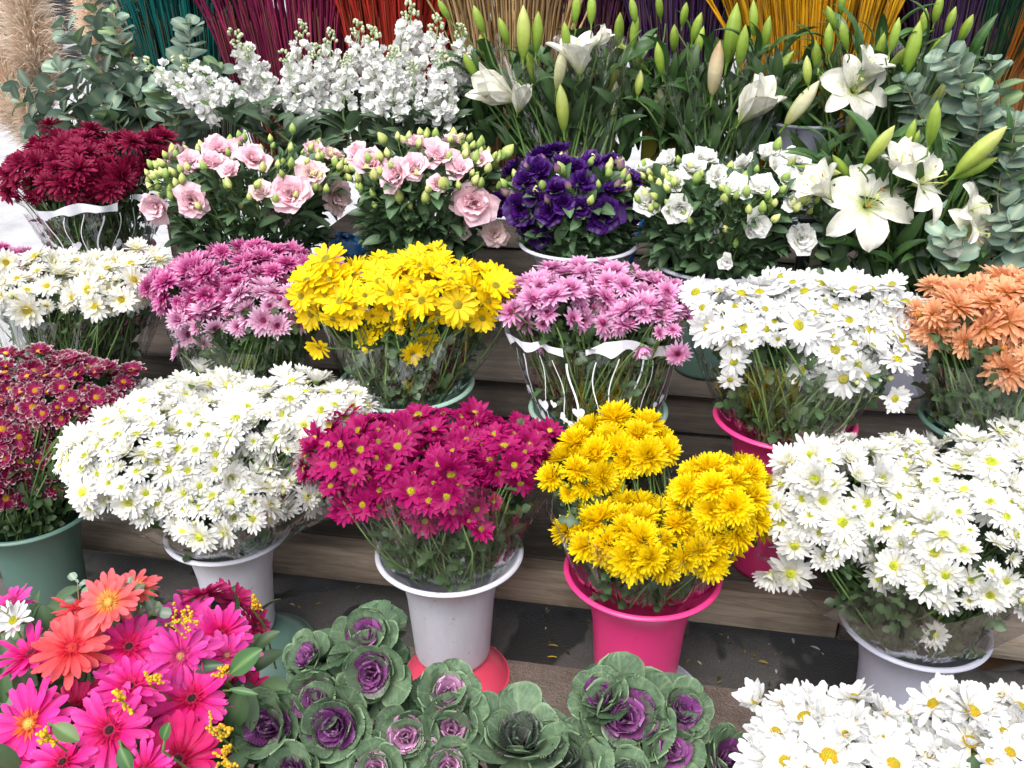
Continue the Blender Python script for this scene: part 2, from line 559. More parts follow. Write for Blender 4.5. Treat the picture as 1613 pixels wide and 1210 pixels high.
# ------------------------------------------------------------------ flower kinds (unit radius, facing +Z)
def two(t, a, b, c=None, m=0.5):
    """colour along a petal"""
    if c is None:
        return mix(a, b, t)
    return np.where((t < m)[..., None], mix(a, b, np.clip(t / m, 0, 1)), mix(b, c, np.clip((t - m) / (1 - m), 0, 1)))

blunt = lambda t: np.clip((0.30 + 0.85 * t) * (1 - np.clip((t - 0.80) / 0.20, 0, 1) ** 2 * 0.75), 0.05, 1)
point = lambda t: np.clip(np.sin(np.pi * (0.10 + 0.88 * t)) ** 0.75, 0.04, 1)

def kind_daisy(n, rows, W, cols, disc, dcol0, dcol1, dents=0.3, cup=0.25, wf=blunt, droop=0.0, seeds=8, edge=None, jit=0.12, eye=0.0):
    """rows: list of (count, length, e0, e1)"""
    out = []
    for s in range(seeds):
        g, d = Geo(), Geo()
        def col(t, x):
            c = two(t, *cols)
            if edge is not None:
                f = np.where(np.abs(x) > .99, .85, 0) * np.clip(t * 4 - 2.2, 0, 1); f = np.maximum(f, np.where(t > .99, 1.0, 0)) * (.35 + .65 * R.rand())
                c = mix(c, edge, f)
            return c
        dr = R.normal() * 11 + droop + (22 if s == 0 else 0)
        for i, (k, L, e0, e1) in enumerate(rows):
            k2 = max(4, k + R.randint(-1, 2))
            cr = (lambda t, x, i=i: mix(col(t, x), cols[0], np.clip(np.full(np.shape(t), eye * i), 0, 1))) if eye else col
            ring(g, k2, L - disc * 0.6, W, e0 + dr, e1 + dr, ph=0.5 * i + R.rand() * .3, base=disc * 0.6, cup=cup, wf=wf, col=cr, cv=.05,
                 zoff=0.02 * i, jit=jit, nl=5 if edge is not None else 4, nw=6 if edge is not None else 2)
        dome(d, disc, disc * 0.62, dcol0, dcol1, z0=0.02 * len(rows), dent=dents)
        # green calyx under the head
        c = Geo()
        lathe(g, [[0.02, -0.24], [0.10, -0.22], [0.17, -0.10], [0.20, 0.0], [0.10, 0.02]], 10, srgb(92, 122, 60), m=1)
        out.append((g.mesh("flower", [PETAL, STEM]), d.mesh("flower_center", [GRAIN])))
    return out

def kind_pompon(rows, W, cols, seeds=5, ccol=None, disc=0.10):
    out = []
    for s in range(seeds):
        g, d = Geo(), Geo()
        for i, (k, L, e0, e1) in enumerate(rows):
            ring(g, k + R.randint(-1, 2), L, W, e0, e1, ph=0.5 * i, base=0.04, cup=0.5, wf=blunt, col=lambda t, x: two(t, *cols),
                 zoff=0.015 * i, jit=0.10, nl=4, nw=2)
        lathe(g, [[0.02, -0.26], [0.10, -0.24], [0.18, -0.10], [0.22, 0.0], [0.10, 0.03]], 10, srgb(92, 122, 60), m=1)
        dome(d, disc, disc * 1.3, ccol, ccol * 0.9, z0=0.16, nr=3, na=8)
        out.append((g.mesh("flower", [PETAL, STEM]), d.mesh("flower_center", [GRAIN])))
    return out

W0, W1 = srgb(236, 236, 234), srgb(246, 246, 245)
CREAM = srgb(240, 236, 120)
LIME, YEL = srgb(160, 190, 30), srgb(225, 205, 40)

KINDS = {}
def kinds_setup():
    KINDS['white_mum'] = kind_daisy(16, [(18, 1.0, -4, 6), (15, .86, 14, 22), (10, .60, 34, 40)], .27, (srgb(246, 242, 150), W1, W1, .38), .23, srgb(224, 220, 60), LIME, .5, eye=.07)
    KINDS['cream_mum'] = kind_daisy(16, [(17, 1.0, -2, 4), (15, .88, 12, 20), (10, .66, 30, 40)], .27, (srgb(249, 238, 130), srgb(251, 250, 236), W1, .42), .24, srgb(228, 190, 10), srgb(196, 190, 30), .5, eye=.05)
    KINDS['white_daisy'] = kind_daisy(18, [(16, 1.0, -3, 4), (13, .93, 9, 12)], .30, (W0, W1, W1, .4), .27, srgb(214, 196, 20), srgb(170, 178, 20), .3)
    KINDS['big_white'] = kind_daisy(14, [(11, 1.0, -2, 12), (9, .9, 14, 26), (5, .7, 34, 50)], .40, (srgb(244, 240, 190), W1, W1, .35), .24, srgb(226, 176, 10), srgb(190, 186, 30), .2, jit=.17)
    KINDS['magenta'] = kind_daisy(18, [(14, 1.0, 0, 6), (11, .90, 14, 18), (5, .7, 28, 34)], .33, (srgb(206, 90, 160), srgb(166, 8, 92), srgb(190, 20, 116), .25), .22, srgb(206, 186, 10), srgb(170, 166, 20), .3, wf=point)
    KINDS['wine_white'] = kind_daisy(16, [(12, 1.0, -8, 2), (9, .84, 14, 24)], .40, (srgb(196, 36, 120), srgb(146, 8, 76), srgb(118, 6, 58), .4), .25, srgb(222, 160, 10), srgb(190, 150, 20), .2, edge=srgb(240, 222, 222))
    KINDS['orchid'] = kind_daisy(20, [(17, 1.0, 0, 6), (15, .9, 14, 22), (12, .70, 34, 42), (8, .44, 52, 60)], .26, (srgb(190, 40, 124), srgb(234, 156, 210), srgb(249, 212, 238), .40), .18, srgb(150, 26, 84), srgb(120, 14, 60), .5, wf=point, eye=.17)
    KINDS['pink_mum'] = kind_daisy(20, [(18, 1.0, 0, 4), (16, .9, 14, 22), (13, .72, 32, 40), (7, .42, 52, 60)], .26, (srgb(168, 30, 110), srgb(240, 172, 216), srgb(251, 226, 242), .40), .20, srgb(150, 26, 84), srgb(122, 16, 70), .5, wf=point, eye=.17)
    KINDS['rose_mum'] = kind_daisy(20, [(17, 1.0, 0, 4), (15, .9, 14, 22), (12, .7, 32, 40), (7, .42, 52, 60)], .26, (srgb(156, 16, 94), srgb(204, 62, 148), srgb(244, 186, 224), .5), .19, srgb(150, 26, 84), srgb(122, 16, 70), .5, wf=point, eye=.17)
    KINDS['wine'] = kind_pompon([(15, 1.0, -8, -4), (14, .95, 12, 10), (12, .8, 32, 30), (9, .6, 55, 50), (6, .4, 72, 70)], .24, (srgb(96, 4, 36), srgb(134, 10, 56), srgb(156, 22, 74), .5), ccol=srgb(110, 10, 50))
    KINDS['orange'] = kind_pompon([(17, 1.0, -4, 6), (15, .92, 14, 22), (12, .76, 32, 40), (9, .55, 52, 60), (6, .36, 70, 75)], .24, (srgb(246, 192, 96), srgb(243, 174, 124), srgb(249, 190, 148), .5), ccol=srgb(238, 180, 60))
    KINDS['yellow_daisy'] = kind_daisy(18, [(15, 1.0, 0, 8), (12, .9, 16, 22)], .32, (srgb(250, 204, 0), srgb(254, 222, 4), srgb(255, 230, 20), .4), .23, srgb(176, 160, 10), srgb(140, 140, 20), .2)
    KINDS['pompon'] = kind_pompon([(24, 1.0, -22, 6), (24, 1.0, -4, 22), (22, .98, 12, 38), (20, .92, 28, 54), (17, .84, 44, 68), (13, .74, 60, 80), (8, .64, 76, 90)], .225, (srgb(255, 216, 0), srgb(255, 223, 0), srgb(255, 231, 18), .45), ccol=srgb(214, 200, 20))
kinds_setup()

def bud_mesh(cols, name="bud", r=0.36, calyx=srgb(96, 126, 58)):
    g = Geo()
    z = np.linspace(0, 1, 9)
    prof = np.stack([r * np.sin(np.pi * np.clip(z * 0.93 + 0.05, 0, 1)) ** 0.75, z], -1)
    prof[0, 0] = 0.05; prof[-1, 0] = 0.01
    lathe(g, prof, 12)
    C = np.tile(mix(cols[0], cols[1], np.clip(z * 1.2, 0, 1)), (12, 1))
    g.c[0] = C
    lathe(g, [[.04, -.08], [.2, -.03], [.31, .12], [.33, .30]], 10, calyx, m=1)
    return g.mesh(name, [PETAL, STEM])

BUDS = {'lime': bud_mesh((srgb(150, 170, 70), srgb(232, 230, 170))), 'pink': bud_mesh((srgb(120, 20, 70), srgb(196, 60, 130))),
        'yellow': bud_mesh((srgb(170, 160, 40), srgb(240, 200, 20))), 'orange': bud_mesh((srgb(150, 130, 40), srgb(226, 140, 60))),
        'wine': bud_mesh((srgb(90, 20, 40), srgb(140, 20, 60)))}

# ------------------------------------------------------------------ leaf templates
def leaf_tpl(L, W, e0, e1, nl, nw, wf, cup, c0, c1, cm=None, **kw):
    g = Geo()
    v, q, c, p = petal(L, W, e0, e1, nl=nl, nw=nw, wf=wf, cup=cup,
                       col=lambda t, x: mix(c0, c1, np.abs(x) * 0.7 + 0.3 * t) if cm is None else np.where((np.abs(x) < .1)[..., None], cm, mix(c0, c1, np.abs(x) * 0.7 + 0.3 * t)), **kw)
    g.add(v, q, None, c, p)
    return g.tpl()

lobed = lambda t: np.clip(np.sin(np.pi * (0.04 + 0.93 * t)) ** 0.8 * (0.72 + 0.35 * np.sin(t * 17)), 0.03, 1.2)
oval = lambda t: np.clip(np.sin(np.pi * np.clip(0.03 + 0.95 * t, 0, 1)) ** 0.8, 0.02, 1)
lance = lambda t: np.clip(np.sin(np.pi * np.clip(0.05 + 0.94 * t ** 0.8, 0, 1)) ** 0.9, 0.02, 1)
rnd = lambda t: np.clip(np.sqrt(np.clip(1 - (2 * t - 1) ** 2, 0, 1)) ** 0.9, 0.03, 1)
MUM_LEAF = leaf_tpl(1, .62, 20, -25, 8, 2, lobed, .25, srgb(80, 104, 64), srgb(60, 86, 54))
EUS_LEAF = leaf_tpl(1, .46, 25, -20, 6, 4, oval, .35, srgb(110, 138, 98), srgb(80, 110, 78))
STOCK_LEAF = leaf_tpl(1, .30, 25, -35, 6, 2, lance, .35, srgb(108, 130, 98), srgb(72, 100, 74))
GUM_LEAF = leaf_tpl(1, .92, 10, -12, 6, 4, rnd, .12, srgb(138, 160, 144), srgb(112, 138, 120), cm=srgb(164, 178, 152))
LILY_LEAF = leaf_tpl(1, .17, 40, -30, 8, 2, lance, .35, srgb(80, 112, 60), srgb(58, 90, 50))

def frames(xd, up):
    x = unit(xd)
    y = unit(np.cross(up, x)); z = np.cross(x, y)
    return np.stack([x, y, z], -1)

# ------------------------------------------------------------------ buckets
BUCKET_MAT = {
    'white': hard_mat("white_plastic", srgb(206, 207, 220), 0.38, 0.45, 0.5, (0.36, 0.34, 0.32), 7.0, 0.05, specks=0.7),
    'pink': hard_mat("pink_plastic", srgb(226, 58, 128), 0.28, 0.5, 0.22, tuple(srgb(150, 40, 86)), 4.0, 0.04, specks=0.15),
    'teal': hard_mat("sage_plastic", srgb(86, 116, 106), 0.35, 0.5, 0.3, tuple(srgb(60, 76, 70)), 4.0, 0.04, specks=0.2),
    'mint': hard_mat("mint_plastic", srgb(150, 182, 168), 0.32, 0.5, 0.3, tuple(srgb(100, 122, 112)), 4.0, 0.04, specks=0.2),
    'grey': hard_mat("grey_plastic", srgb(172, 174, 190), 0.38, 0.45, 0.5, (0.28, 0.27, 0.27), 7.0, 0.05, specks=0.6),
    'red': hard_mat("salmon_plastic", srgb(218, 74, 100), 0.32, 0.5, 0.2, tuple(srgb(150, 50, 70)), 4.0, 0.04, specks=0.2)}
BUCKETS = {}

def bucket(key, px, py, hw, Y0, zbot, colour, label, tilt=0.0):
    c = at(px, py, Y0)
    r = hw * px2m(c)
    h = c[2] - zbot
    o = thing("flower_bucket", label, "bucket", (c[0], c[1], zbot), group="plastic flower buckets of the stall")
    k = min(h, 0.30)
    rb, rt = r * .54, r * .66
    z0 = 0.0
    outer = [[0.01, z0], [rb - .012, z0], [rb - .003, z0 + .004], [rb, z0 + .015], [rb * .4 + rt * .6, h * .6], [rt, h * .74], [rt * 1.06, h * .83], [r * .80, h * .91], [r * .92, h * .965], [r * .965, h * .985]]
    inner = [[r * .945, h * .985], [r * .90, h * .962], [r * .78, h * .905], [rt * 1.03, h * .825], [rt - .006, h * .74], [rb, h * .3], [rb - .01, .012], [0.005, .012]]
    g = Geo()
    lathe(g, outer + inner, 64)
    part("bucket_body", g.mesh("bucket_body", [BUCKET_MAT['teal' if key == 'd4' else colour]]), o)
    g = Geo()
    a = np.linspace(0, 2 * math.pi, 10)
    lathe(g, np.stack([r * .975 + .0065 * np.cos(a), h * .99 + .0055 * np.sin(a)], -1), 64)
    part("bucket_rim", g.mesh("bucket_rim", [BUCKET_MAT[colour]]), o)
    BUCKETS[key] = (c, r, rt, zbot)
    return o

bucket('b0', 45, 800, 100, 1.62, 0.0, 'teal', "sage green bucket of red and white striped chrysanthemums at far left")
bucket('b1', 360, 832, 96, 1.62, .055, 'white', "off-white bucket under the broad white chrysanthemum dome, on a sage stand")
bucket('b2', 708, 866, 115, 1.62, .06, 'white', "white bucket of magenta daisies standing on a red-pink stand")
bucket('b3', 1012, 896, 122, 1.62, .018, 'pink', "bright pink bucket holding the yellow pompon chrysanthemums")
bucket('b4', 1440, 978, 112, 1.62, 0.0, 'grey', "lilac-grey bucket under the white chrysanthemums at front right")
bucket('c1', 120, 610, 95, 1.98, .2, 'teal', "dark bucket behind the striped chrysanthemums, below cream white daisies")
bucket('c2', 390, 620, 95, 1.95, .2, 'grey', "bucket hidden below the pink chrysanthemums, behind the broad white dome")
bucket('c3', 640, 600, 106, 1.92, .2, 'mint', "pale green bucket holding the yellow daisies in clear wrap")
bucket('c4', 942, 640, 108, 1.92, .2, 'mint', "mint green bucket under the orchid pink flowers in heart printed wrap")
bucket('c5', 1236, 656, 109, 1.90, .2, 'pink', "deep pink bucket under the large white daisies, behind the pompons")
bucket('c6', 1560, 660, 105, 1.92, .2, 'teal', "bucket beneath the orange chrysanthemums at the right edge")
bucket('d0', 160, 390, 80, 2.45, .45, 'red', "bucket beneath the dark red chrysanthemums in heart printed wrap")
bucket('d1', 400, 400, 88, 2.45, .45, 'teal', "bucket hidden under the left pink lisianthus")
bucket('d2', 660, 405, 88, 2.45, .45, 'teal', "bucket hidden under the right pink lisianthus, behind yellow daisies")
bucket('d3', 911, 382, 92, 2.45, .45, 'white', "white rimmed bucket holding the purple lisianthus")
bucket('d4', 1126, 412, 96, 2.45, .45, 'grey', "grey rimmed bucket holding the white lisianthus")
bucket('d5', 1440, 440, 95, 2.42, .45, 'grey', "bucket under the large open white lilies on the right")
bucket('e1', 610, 245, 75, 2.9, .7, 'teal', "bucket behind the pink lisianthus, holding the white stock")
bucket('e2', 910, 262, 70, 2.88, .7, 'white', "bucket behind the purple lisianthus, holding wrapped lilies")
bucket('e3', 1268, 190, 60, 3.02, .7, 'grey', "grey bucket showing its side just behind the white lisianthus")
bucket('e4', 1130, 262, 62, 2.95, .7, 'grey', "bucket for the wrapped lilies behind the white lisianthus")
bucket('e5', 1390, 270, 66, 2.88, .7, 'teal', "bucket for the wrapped lilies left of the round-leaved eucalyptus")

def stand(px, py, hw, Y0, h, colour, label):
    c = at(px, py, Y0)
    r = hw * px2m(c)
    o = thing("bucket_stand", label, "stand", (c[0], c[1], 0.004), group="round plastic stands under buckets")
    g = Geo()
    lathe(g, [[r * .98, 0.0], [r, .004], [r * .985, .010], [r * .80, h * .62], [r * .62, h * .93], [r * .55, h], [0.001, h]], 56)
    part("stand_body", g.mesh("stand_body", [BUCKET_MAT[colour]]), o)
    g = Geo()
    a = np.linspace(0, 2 * math.pi, 8)
    lathe(g, np.stack([r * .99 + .004 * np.cos(a), .006 + .005 * np.sin(a)], -1), 56)
    part("stand_rim", g.mesh("stand_rim", [BUCKET_MAT[colour]]), o)
def under(key):
    return BUCKETS[key][0]
def stand_under(key, r_px, h, colour, label, dx=0, dy=0):
    c = BUCKETS[key][0]
    o = thing("bucket_stand", label, "stand", (c[0] + dx, c[1] + dy, 0.004), group="round plastic stands under buckets")
    r = r_px
    g = Geo()
    lathe(g, [[r * .98, 0.0], [r, .004], [r * .985, .010], [r * .80, h * .62], [r * .62, h * .93], [r * .55, h], [0.001, h]], 56)
    part("stand_body", g.mesh("stand_body", [BUCKET_MAT[colour]]), o)
    g = Geo()
    a = np.linspace(0, 2 * math.pi, 8)
    lathe(g, np.stack([r * .99 + .004 * np.cos(a), .006 + .005 * np.sin(a)], -1), 56)
    part("stand_rim", g.mesh("stand_rim", [BUCKET_MAT[colour]]), o)
stand_under('b1', .135, .05, 'teal', "sage green round stand under the off-white bucket, behind the gerberas", .035, -.03)
stand_under('b2', .118, .054, 'red', "red-pink round stand under the white bucket of magenta daisies", .01, -.02)
stand_under('b3', .13, .012, 'white', "worn whitish round stand under the bright pink bucket", .02, -.01)

# ------------------------------------------------------------------ bouquets of many small heads
def ell_from_box(bx, Y0, diam):
    x0, x1, y0, y1 = bx
    cx, cy = (x0 + x1) / 2, (y0 + y1) / 2
    C = at(cx, cy, Y0)
    k = px2m(C)
    r = diam / 2 * k
    d = ray(cx, cy)
    e = math.atan2(-d[2], math.hypot(d[0], d[1]))
    a = max((x1 - x0) / 2 * k - 0.75 * r, .03)
    hv = max((y1 - y0) / 2 * k - 0.65 * r, .025)
    b = min(0.85 * a, 0.82 * hv / max(math.sin(e), .1))
    c = math.sqrt(max(hv ** 2 - (b * math.sin(e)) ** 2, (.25 * a) ** 2)) / math.cos(e)
    return C, np.array([a, b, c]), r

def hit(px, py, E):
    C, A, r = E
    d = ray(px, py)
    o = (CAM - C) / A; dd = d / A
    B = o @ dd; AA = dd @ dd; CC = o @ o - 1
    D = B * B - AA * CC
    t = (-B - math.sqrt(D)) / AA if D > 0 else -B / AA
    p = CAM + d * t
    return p, unit((p - C) / A ** 2)

def join_copies(meshes, mats):
    """one merged mesh out of transformed copies, for heads beyond the hundred that show largest"""
    g = Geo()
    for (me, M, moff) in meshes:
        n = len(me.vertices)
        v = np.empty(n * 3); me.vertices.foreach_get("co", v); v = v.reshape(-1, 3)
        Mn = np.array(M)
        v = v @ Mn[:3, :3].T + Mn[:3, 3]
        c = np.empty(n * 4); me.attributes["Col"].data.foreach_get("color", c); c = c.reshape(-1, 4)[:, :3]
        p = np.empty(n * 3); me.attributes["Par"].data.foreach_get("vector", p); p = p.reshape(-1, 3)
        npoly = len(me.polygons)
        ls = np.empty(npoly, np.int32); me.polygons.foreach_get("loop_start", ls)
        lt = np.empty(npoly, np.int32); me.polygons.foreach_get("loop_total", lt)
        mi = np.empty(npoly, np.int32); me.polygons.foreach_get("material_index", mi)
        lv = np.empty(len(me.loops), np.int32); me.loops.foreach_get("vertex_index", lv)
        base = g.n
        g.add(v, None, None, c * (1 + R.normal() * .04), p)
        for mm in np.unique(mi):
            s = ls[(mi == mm) & (lt == 4)]
            if len(s):
                g.q.append(np.stack([lv[s + i] for i in range(4)], -1) + base); g.qm.append(np.full(len(s), mm + moff))
            s = ls[(mi == mm) & (lt == 3)]
            if len(s):
                g.t.append(np.stack([lv[s + i] for i in range(3)], -1) + base); g.tm.append(np.full(len(s), mm + moff))
    return g

FACE_UP, FACE_CAM = 0.45, 0.28

def scatter(E, dens, diam_k=1.0, lo=-0.35, back=0.55, seedn=6000, lumps=0.09):
    """heads spread over the upper front of an ellipsoid"""
    C, A, r = E
    n = unit(R.normal(size=(seedn, 3)))
    n = n[(n[:, 2] > lo) & (n[:, 1] < back)]
    k1 = R.rand(6, 3) * 6; k2 = R.normal(size=(6, 3)) * 2.6
    lump = sum(np.sin(n @ k2[i] + k1[i, 0]) for i in range(6)) / 6 * 2
    P = C + n * A * (1 + lumps * lump)[:, None]
    N = unit(n / A)
    keep = []
    dmin = 2 * r * dens
    for i in range(len(P)):
        if not keep or np.min(np.sum((P[keep] - P[i]) ** 2, 1)) > dmin ** 2 * (0.75 + .5 * R.rand()):
            keep.append(i)
    return P[keep], N[keep]

def inside_others(P, Es, me, f=0.80):
    bad = np.zeros(len(P), bool)
    for k, E in enumerate(Es):
        if k != me:
            bad |= np.sum(((P - E[0]) / (E[1] * f + 1e-6)) ** 2, 1) < 1
    return bad

def heart(n=18):
    t = np.linspace(0, 2 * np.pi, n, endpoint=False)
    return np.stack([16 * np.sin(t) ** 3, 13 * np.cos(t) - 5 * np.cos(2 * t) - 2 * np.cos(3 * t) - np.cos(4 * t)], -1) / 17.0

def wrapper(root, base, rm, C, A, top, printed=False, flare=1.06, seed=0, zb=0.0):
    """cellophane cone from the bucket mouth up round the flower dome"""
    rs = np.random.RandomState(seed + 11)
    ph = rs.rand(8) * 6.28
    ztop = C[2] + top * A[2]
    b0 = np.array(base) + np.array([0, 0, -zb])
    def S(u, v, off=0.0):
        f = v ** 0.85
        cx = b0[0] * (1 - f) + C[0] * f; cy = b0[1] * (1 - f) + C[1] * f
        rx = rm * (1 - f) + A[0] * flare * f + off; ry = rm * (1 - f) + A[1] * flare * f + off
        pl = 1 + (0.030 * np.sin(9 * u + ph[0] + 1.5 * v) + 0.02 * np.sin(17 * u + ph[1] - 2 * v) + 0.016 * np.abs(np.sin(15 * u + ph[2] + 4 * v))) * (0.2 + v) * (.8 if printed else 1) + (.022 * np.sign(np.sin(5 * u + ph[4])) * np.abs(np.sin(5 * u + ph[4])) ** .3 * v if printed else 0)
        z = b0[2] * (1 - v) + ztop * v
        z = z + v ** 3 * (0.02 if printed else 0.05) * np.maximum(-0.6, np.sin(3 * u + ph[3]) * .8 + np.sin(7 * u + ph[4]) * .6) * A[0] / .25
        return np.stack([cx + rx * pl * np.cos(u), cy + ry * pl * np.sin(u), z], -1)
    nu, nv = 200, 10
    U, V = np.meshgrid(np.linspace(0, 2 * np.pi, nu + 1), np.linspace(0, 1, nv + 1), indexing='ij')
    g = Geo()
    g.add(S(U, V).reshape(-1, 3), quads_grid(nu, nv))
    w = part("wrapper", g.mesh("wrapper", [FILM]), root, IDENT)
    if printed:
        g = Geo()
        u = np.linspace(0, 2 * np.pi, 240)
        vb = 0.86 + 0.025 * np.sin(13 * u + ph[5]) + 0.045 * np.abs(np.sin(9 * u + ph[6])) + .03 * np.sin(2 * u + ph[7])
        rows = [S(u, vb + (1.0 - vb) * k / 3, .003) for k in range(4)]
        g.add(np.concatenate(rows), [[r * 240 + i, r * 240 + i + 1, (r + 1) * 240 + i + 1, (r + 1) * 240 + i] for r in range(3) for i in range(239) if math.sin(5 * u[i] + ph[4]) < .86])
        for k in range(26):
            u0 = 2 * np.pi * (k + .3 * rs.rand()) / 26
            v = np.linspace(.12, .84, 14)
            uu = u0 + 0.05 * np.sin(v * 7 + k) + (.06 * (v - .5))
            wd = (0.0012 if k % 3 else 0.0024)
            c = S(uu, v, .003)
            du = np.stack([-np.sin(uu), np.cos(uu), 0 * uu], -1)
            vv = np.concatenate([c - du * wd, c + du * wd])
            g.add(vv, [[i, i + 1, 14 + i + 1, 14 + i] for i in range(13)])
        hs = heart()
        for k in range(40):
            u0 = 2 * np.pi * (k + rs.rand() * .6) / 40
            v0 = .08 + rs.rand() * .28
            sz = (.008 + .011 * rs.rand())
            ang = rs.normal() * .5
            hx = hs[:, 0] * math.cos(ang) - hs[:, 1] * math.sin(ang)
            hy = hs[:, 0] * math.sin(ang) + hs[:, 1] * math.cos(ang)
            rr = rm + (A[0] - rm) * v0 + .02
            H = max(ztop - b0[2], .05)
            pts = S(u0 + hx * sz / rr, np.clip(v0 + hy * sz / H, 0, 1), .0045)
            ctr = S(np.array([u0]), np.array([v0]), .0045)
            g.add(np.concatenate([pts, ctr]), None, [[i, (i + 1) % len(hs), len(hs)] for i in range(len(hs))])
        part("printed_pattern", g.mesh("printed_pattern", [PRINT]), w, IDENT)
    return w

def bouquet(name, label, cat, kind, Y0, boxes, diam, key=None, dens=.52, extra=(), bud=None, nbud=0, lo=-.35, wrap=True, top=-.1,
            printed=False, group=None, jit=.36, stemc=None, nleaf=420, leaf=None, maxn=100, fold=0.9, leaf_s=(.03, .058), shape_jit=.18,
            up=FACE_UP, tocam=FACE_CAM, lumps=.18, mouth=None, flare=1.06, nstem=150, fill=.70):
    Es = []
    for bx in boxes:
        dy = bx[4] if len(bx) > 4 else 0.0
        Es.append(ell_from_box(bx[:4], Y0 + dy, diam))
    C = np.mean([E[0] for E in Es], 0)
    lo_all = np.min([E[0] - E[1] for E in Es], 0); hi_all = np.max([E[0] + E[1] for E in Es], 0)
    CA = (lo_all + hi_all) / 2; AA = (hi_all - lo_all) / 2
    if key:
        bc, br, brt, bz = BUCKETS[key]
        base = np.array([bc[0], bc[1], bc[2] - .014]); rm = br * .84
        root_p = np.array([bc[0], bc[1], bz + .03])
    elif mouth is not None:
        base = np.array(mouth[:3]); rm = mouth[3]; root_p = base - np.array([0, 0, .2])
    else:
        base = np.array([CA[0], CA[1], CA[2] - AA[2] - .12]); rm = AA[0] * .35; root_p = base - np.array([0, 0, .2])
    root = thing(name, label, cat, root_p, group=group)
    var = KINDS[kind]
    items = []
    for k, E in enumerate(Es):
        P, N = scatter(E, dens, lo=lo, lumps=lumps)
        ok = ~inside_others(P, Es, k)
        for p, n in zip(P[ok], N[ok]):
            items.append((p, n, E[2], 1.0))
    for ex in extra:
        E = Es[ex[3]] if len(ex) > 3 else Es[-1]
        p, n = hit(ex[0], ex[1], E)
        items.append((p, n, ex[2] / 2 * px2m(p), 2.0))
    recs = []
    for p, n, r, pri in items:
        cd = unit(CAM - p)
        f = unit(n * .85 + np.array([0, 0, up]) + cd * (tocam + (.35 if pri > 1 else 0)) + R.normal(size=3) * jit)
        s = r * (1 + R.normal() * shape_jit) * (1.0 if R.rand() > .12 else .72)
        p = p + n * R.normal() * r * .30
        vis = float(unit(n) @ cd) + pri * .01 + .3 * (pri > 1)
        recs.append((vis, p, f, n, s, R.randint(len(var)), pri))
    recs.sort(key=lambda a: -a[0])
    merged = []
    stems = stemc or GREEN_STEM
    for i, (vis, p, f, n, s, vi, pri) in enumerate(recs):
        M = face_matrix(p, f, s)
        fm, dm = var[vi]
        if i < maxn:
            fo = part("flower", fm, root, M)
            part("flower_center", dm, fo, M)
            low = n[2] < .55 or pri > 1
            if low and vis > -.1:
                aq, rq = R.rand() * 6.283, rm * .85 * math.sqrt(R.rand())
                q = base + np.array([math.cos(aq) * rq, math.sin(aq) * rq, -.005])
                a0 = p - f * s * .2
                part("stem", stems[R.randint(3)], fo, line_matrix(q, a0, .0017 + .0006 * R.rand()))
        else:
            merged.append((fm, M, 0)); merged.append((dm, M, 2))
    if merged:
        g = join_copies(merged, None)
        part("flower_mass", g.mesh("flower_mass", [PETAL, STEM, GRAIN]), root, IDENT, kind="stuff")
    if nbud and bud:
        for k in range(nbud):
            E = Es[R.randint(len(Es))]
            n = unit(R.normal(size=3) * np.array([1, .6, .6]) + np.array([0, -.5, .35]))
            p = E[0] + n * E[1] * (1.03 + .05 * R.rand())
            s = E[2] * (.30 + .18 * R.rand())
            M = face_matrix(p, unit(n + np.array([0, -.1, .6]) + R.normal(size=3) * .3), s)
            bo = part("bud", BUDS[bud], root, M)
            part("stem", stems[R.randint(3)], bo, line_matrix(p - n * .06 - np.array([0, 0, .04]), p, .0012))
    # foliage: leaves under the heads and down the cone, together with the inner stems
    g = Geo()
    lt = leaf or MUM_LEAF
    T, X, U = [], [], []
    nleaf = int(nleaf * 1.6)
    for k in range(nleaf):
        if k % 5 < 2:
            E = Es[R.randint(len(Es))]
            n = unit(R.normal(size=3) + np.array([0, -.15, -.15]))
            p = E[0] + n * E[1] * (fill - .30 * R.rand() ** 1.5) - np.array([0, 0, .015])
        else:
            f = .02 + .95 * R.rand() ** 1.35
            a = R.rand() * 6.283
            rr = np.sqrt(R.rand() * .85 + .15) * (.90 if f < .3 else .92)
            hh = CA[2] + top * AA[2] * .5
            p = np.array([base[0] * (1 - f) + CA[0] * f + math.cos(a) * rr * (rm * (1 - f) + AA[0] * f * .9),
                          base[1] * (1 - f) + CA[1] * f + math.sin(a) * rr * (rm * (1 - f) + AA[1] * f * .9), base[2] * (1 - f) + hh * f])
            n = unit(np.array([math.cos(a), math.sin(a), .4]))
        T.append(p); X.append(unit(n * (.35 if k % 5 < 2 else .8) + R.normal(size=3) * .6 + np.array([0, 0, .1 if k % 5 < 2 else .5]))); U.append(unit(n * .4 + np.array([0, -.3, 1]) + R.normal(size=3) * .4))
    sc = R.uniform(leaf_s[0], leaf_s[1], nleaf)
    g.stamp(lt, frames(np.array(X), np.array(U)) * sc[:, None, None], np.array(T), R.uniform(.7, 1.15, nleaf), 0)
    for k in range(nstem):
        a = R.rand() * 6.283
        q0 = base + np.array([math.cos(a), math.sin(a), 0]) * rm * np.sqrt(R.rand()) * .9
        E = Es[R.randint(len(Es))]
        q1 = E[0] + np.array([math.cos(a) * E[1][0], math.sin(a) * E[1][1], E[1][2] * .2]) * (.35 + .55 * R.rand())
        m_ = (q0 + q1) / 2 + R.normal(size=3) * .012
        tube(g, [q0 - np.array([math.cos(a) * .02, math.sin(a) * .02, .02]), q0 * .6 + m_ * .4, m_, q1], [.0026, .0024, .002, .0016], 5, srgb(104, 132, 76) * R.uniform(.7, 1.2), m=1, cap=False)
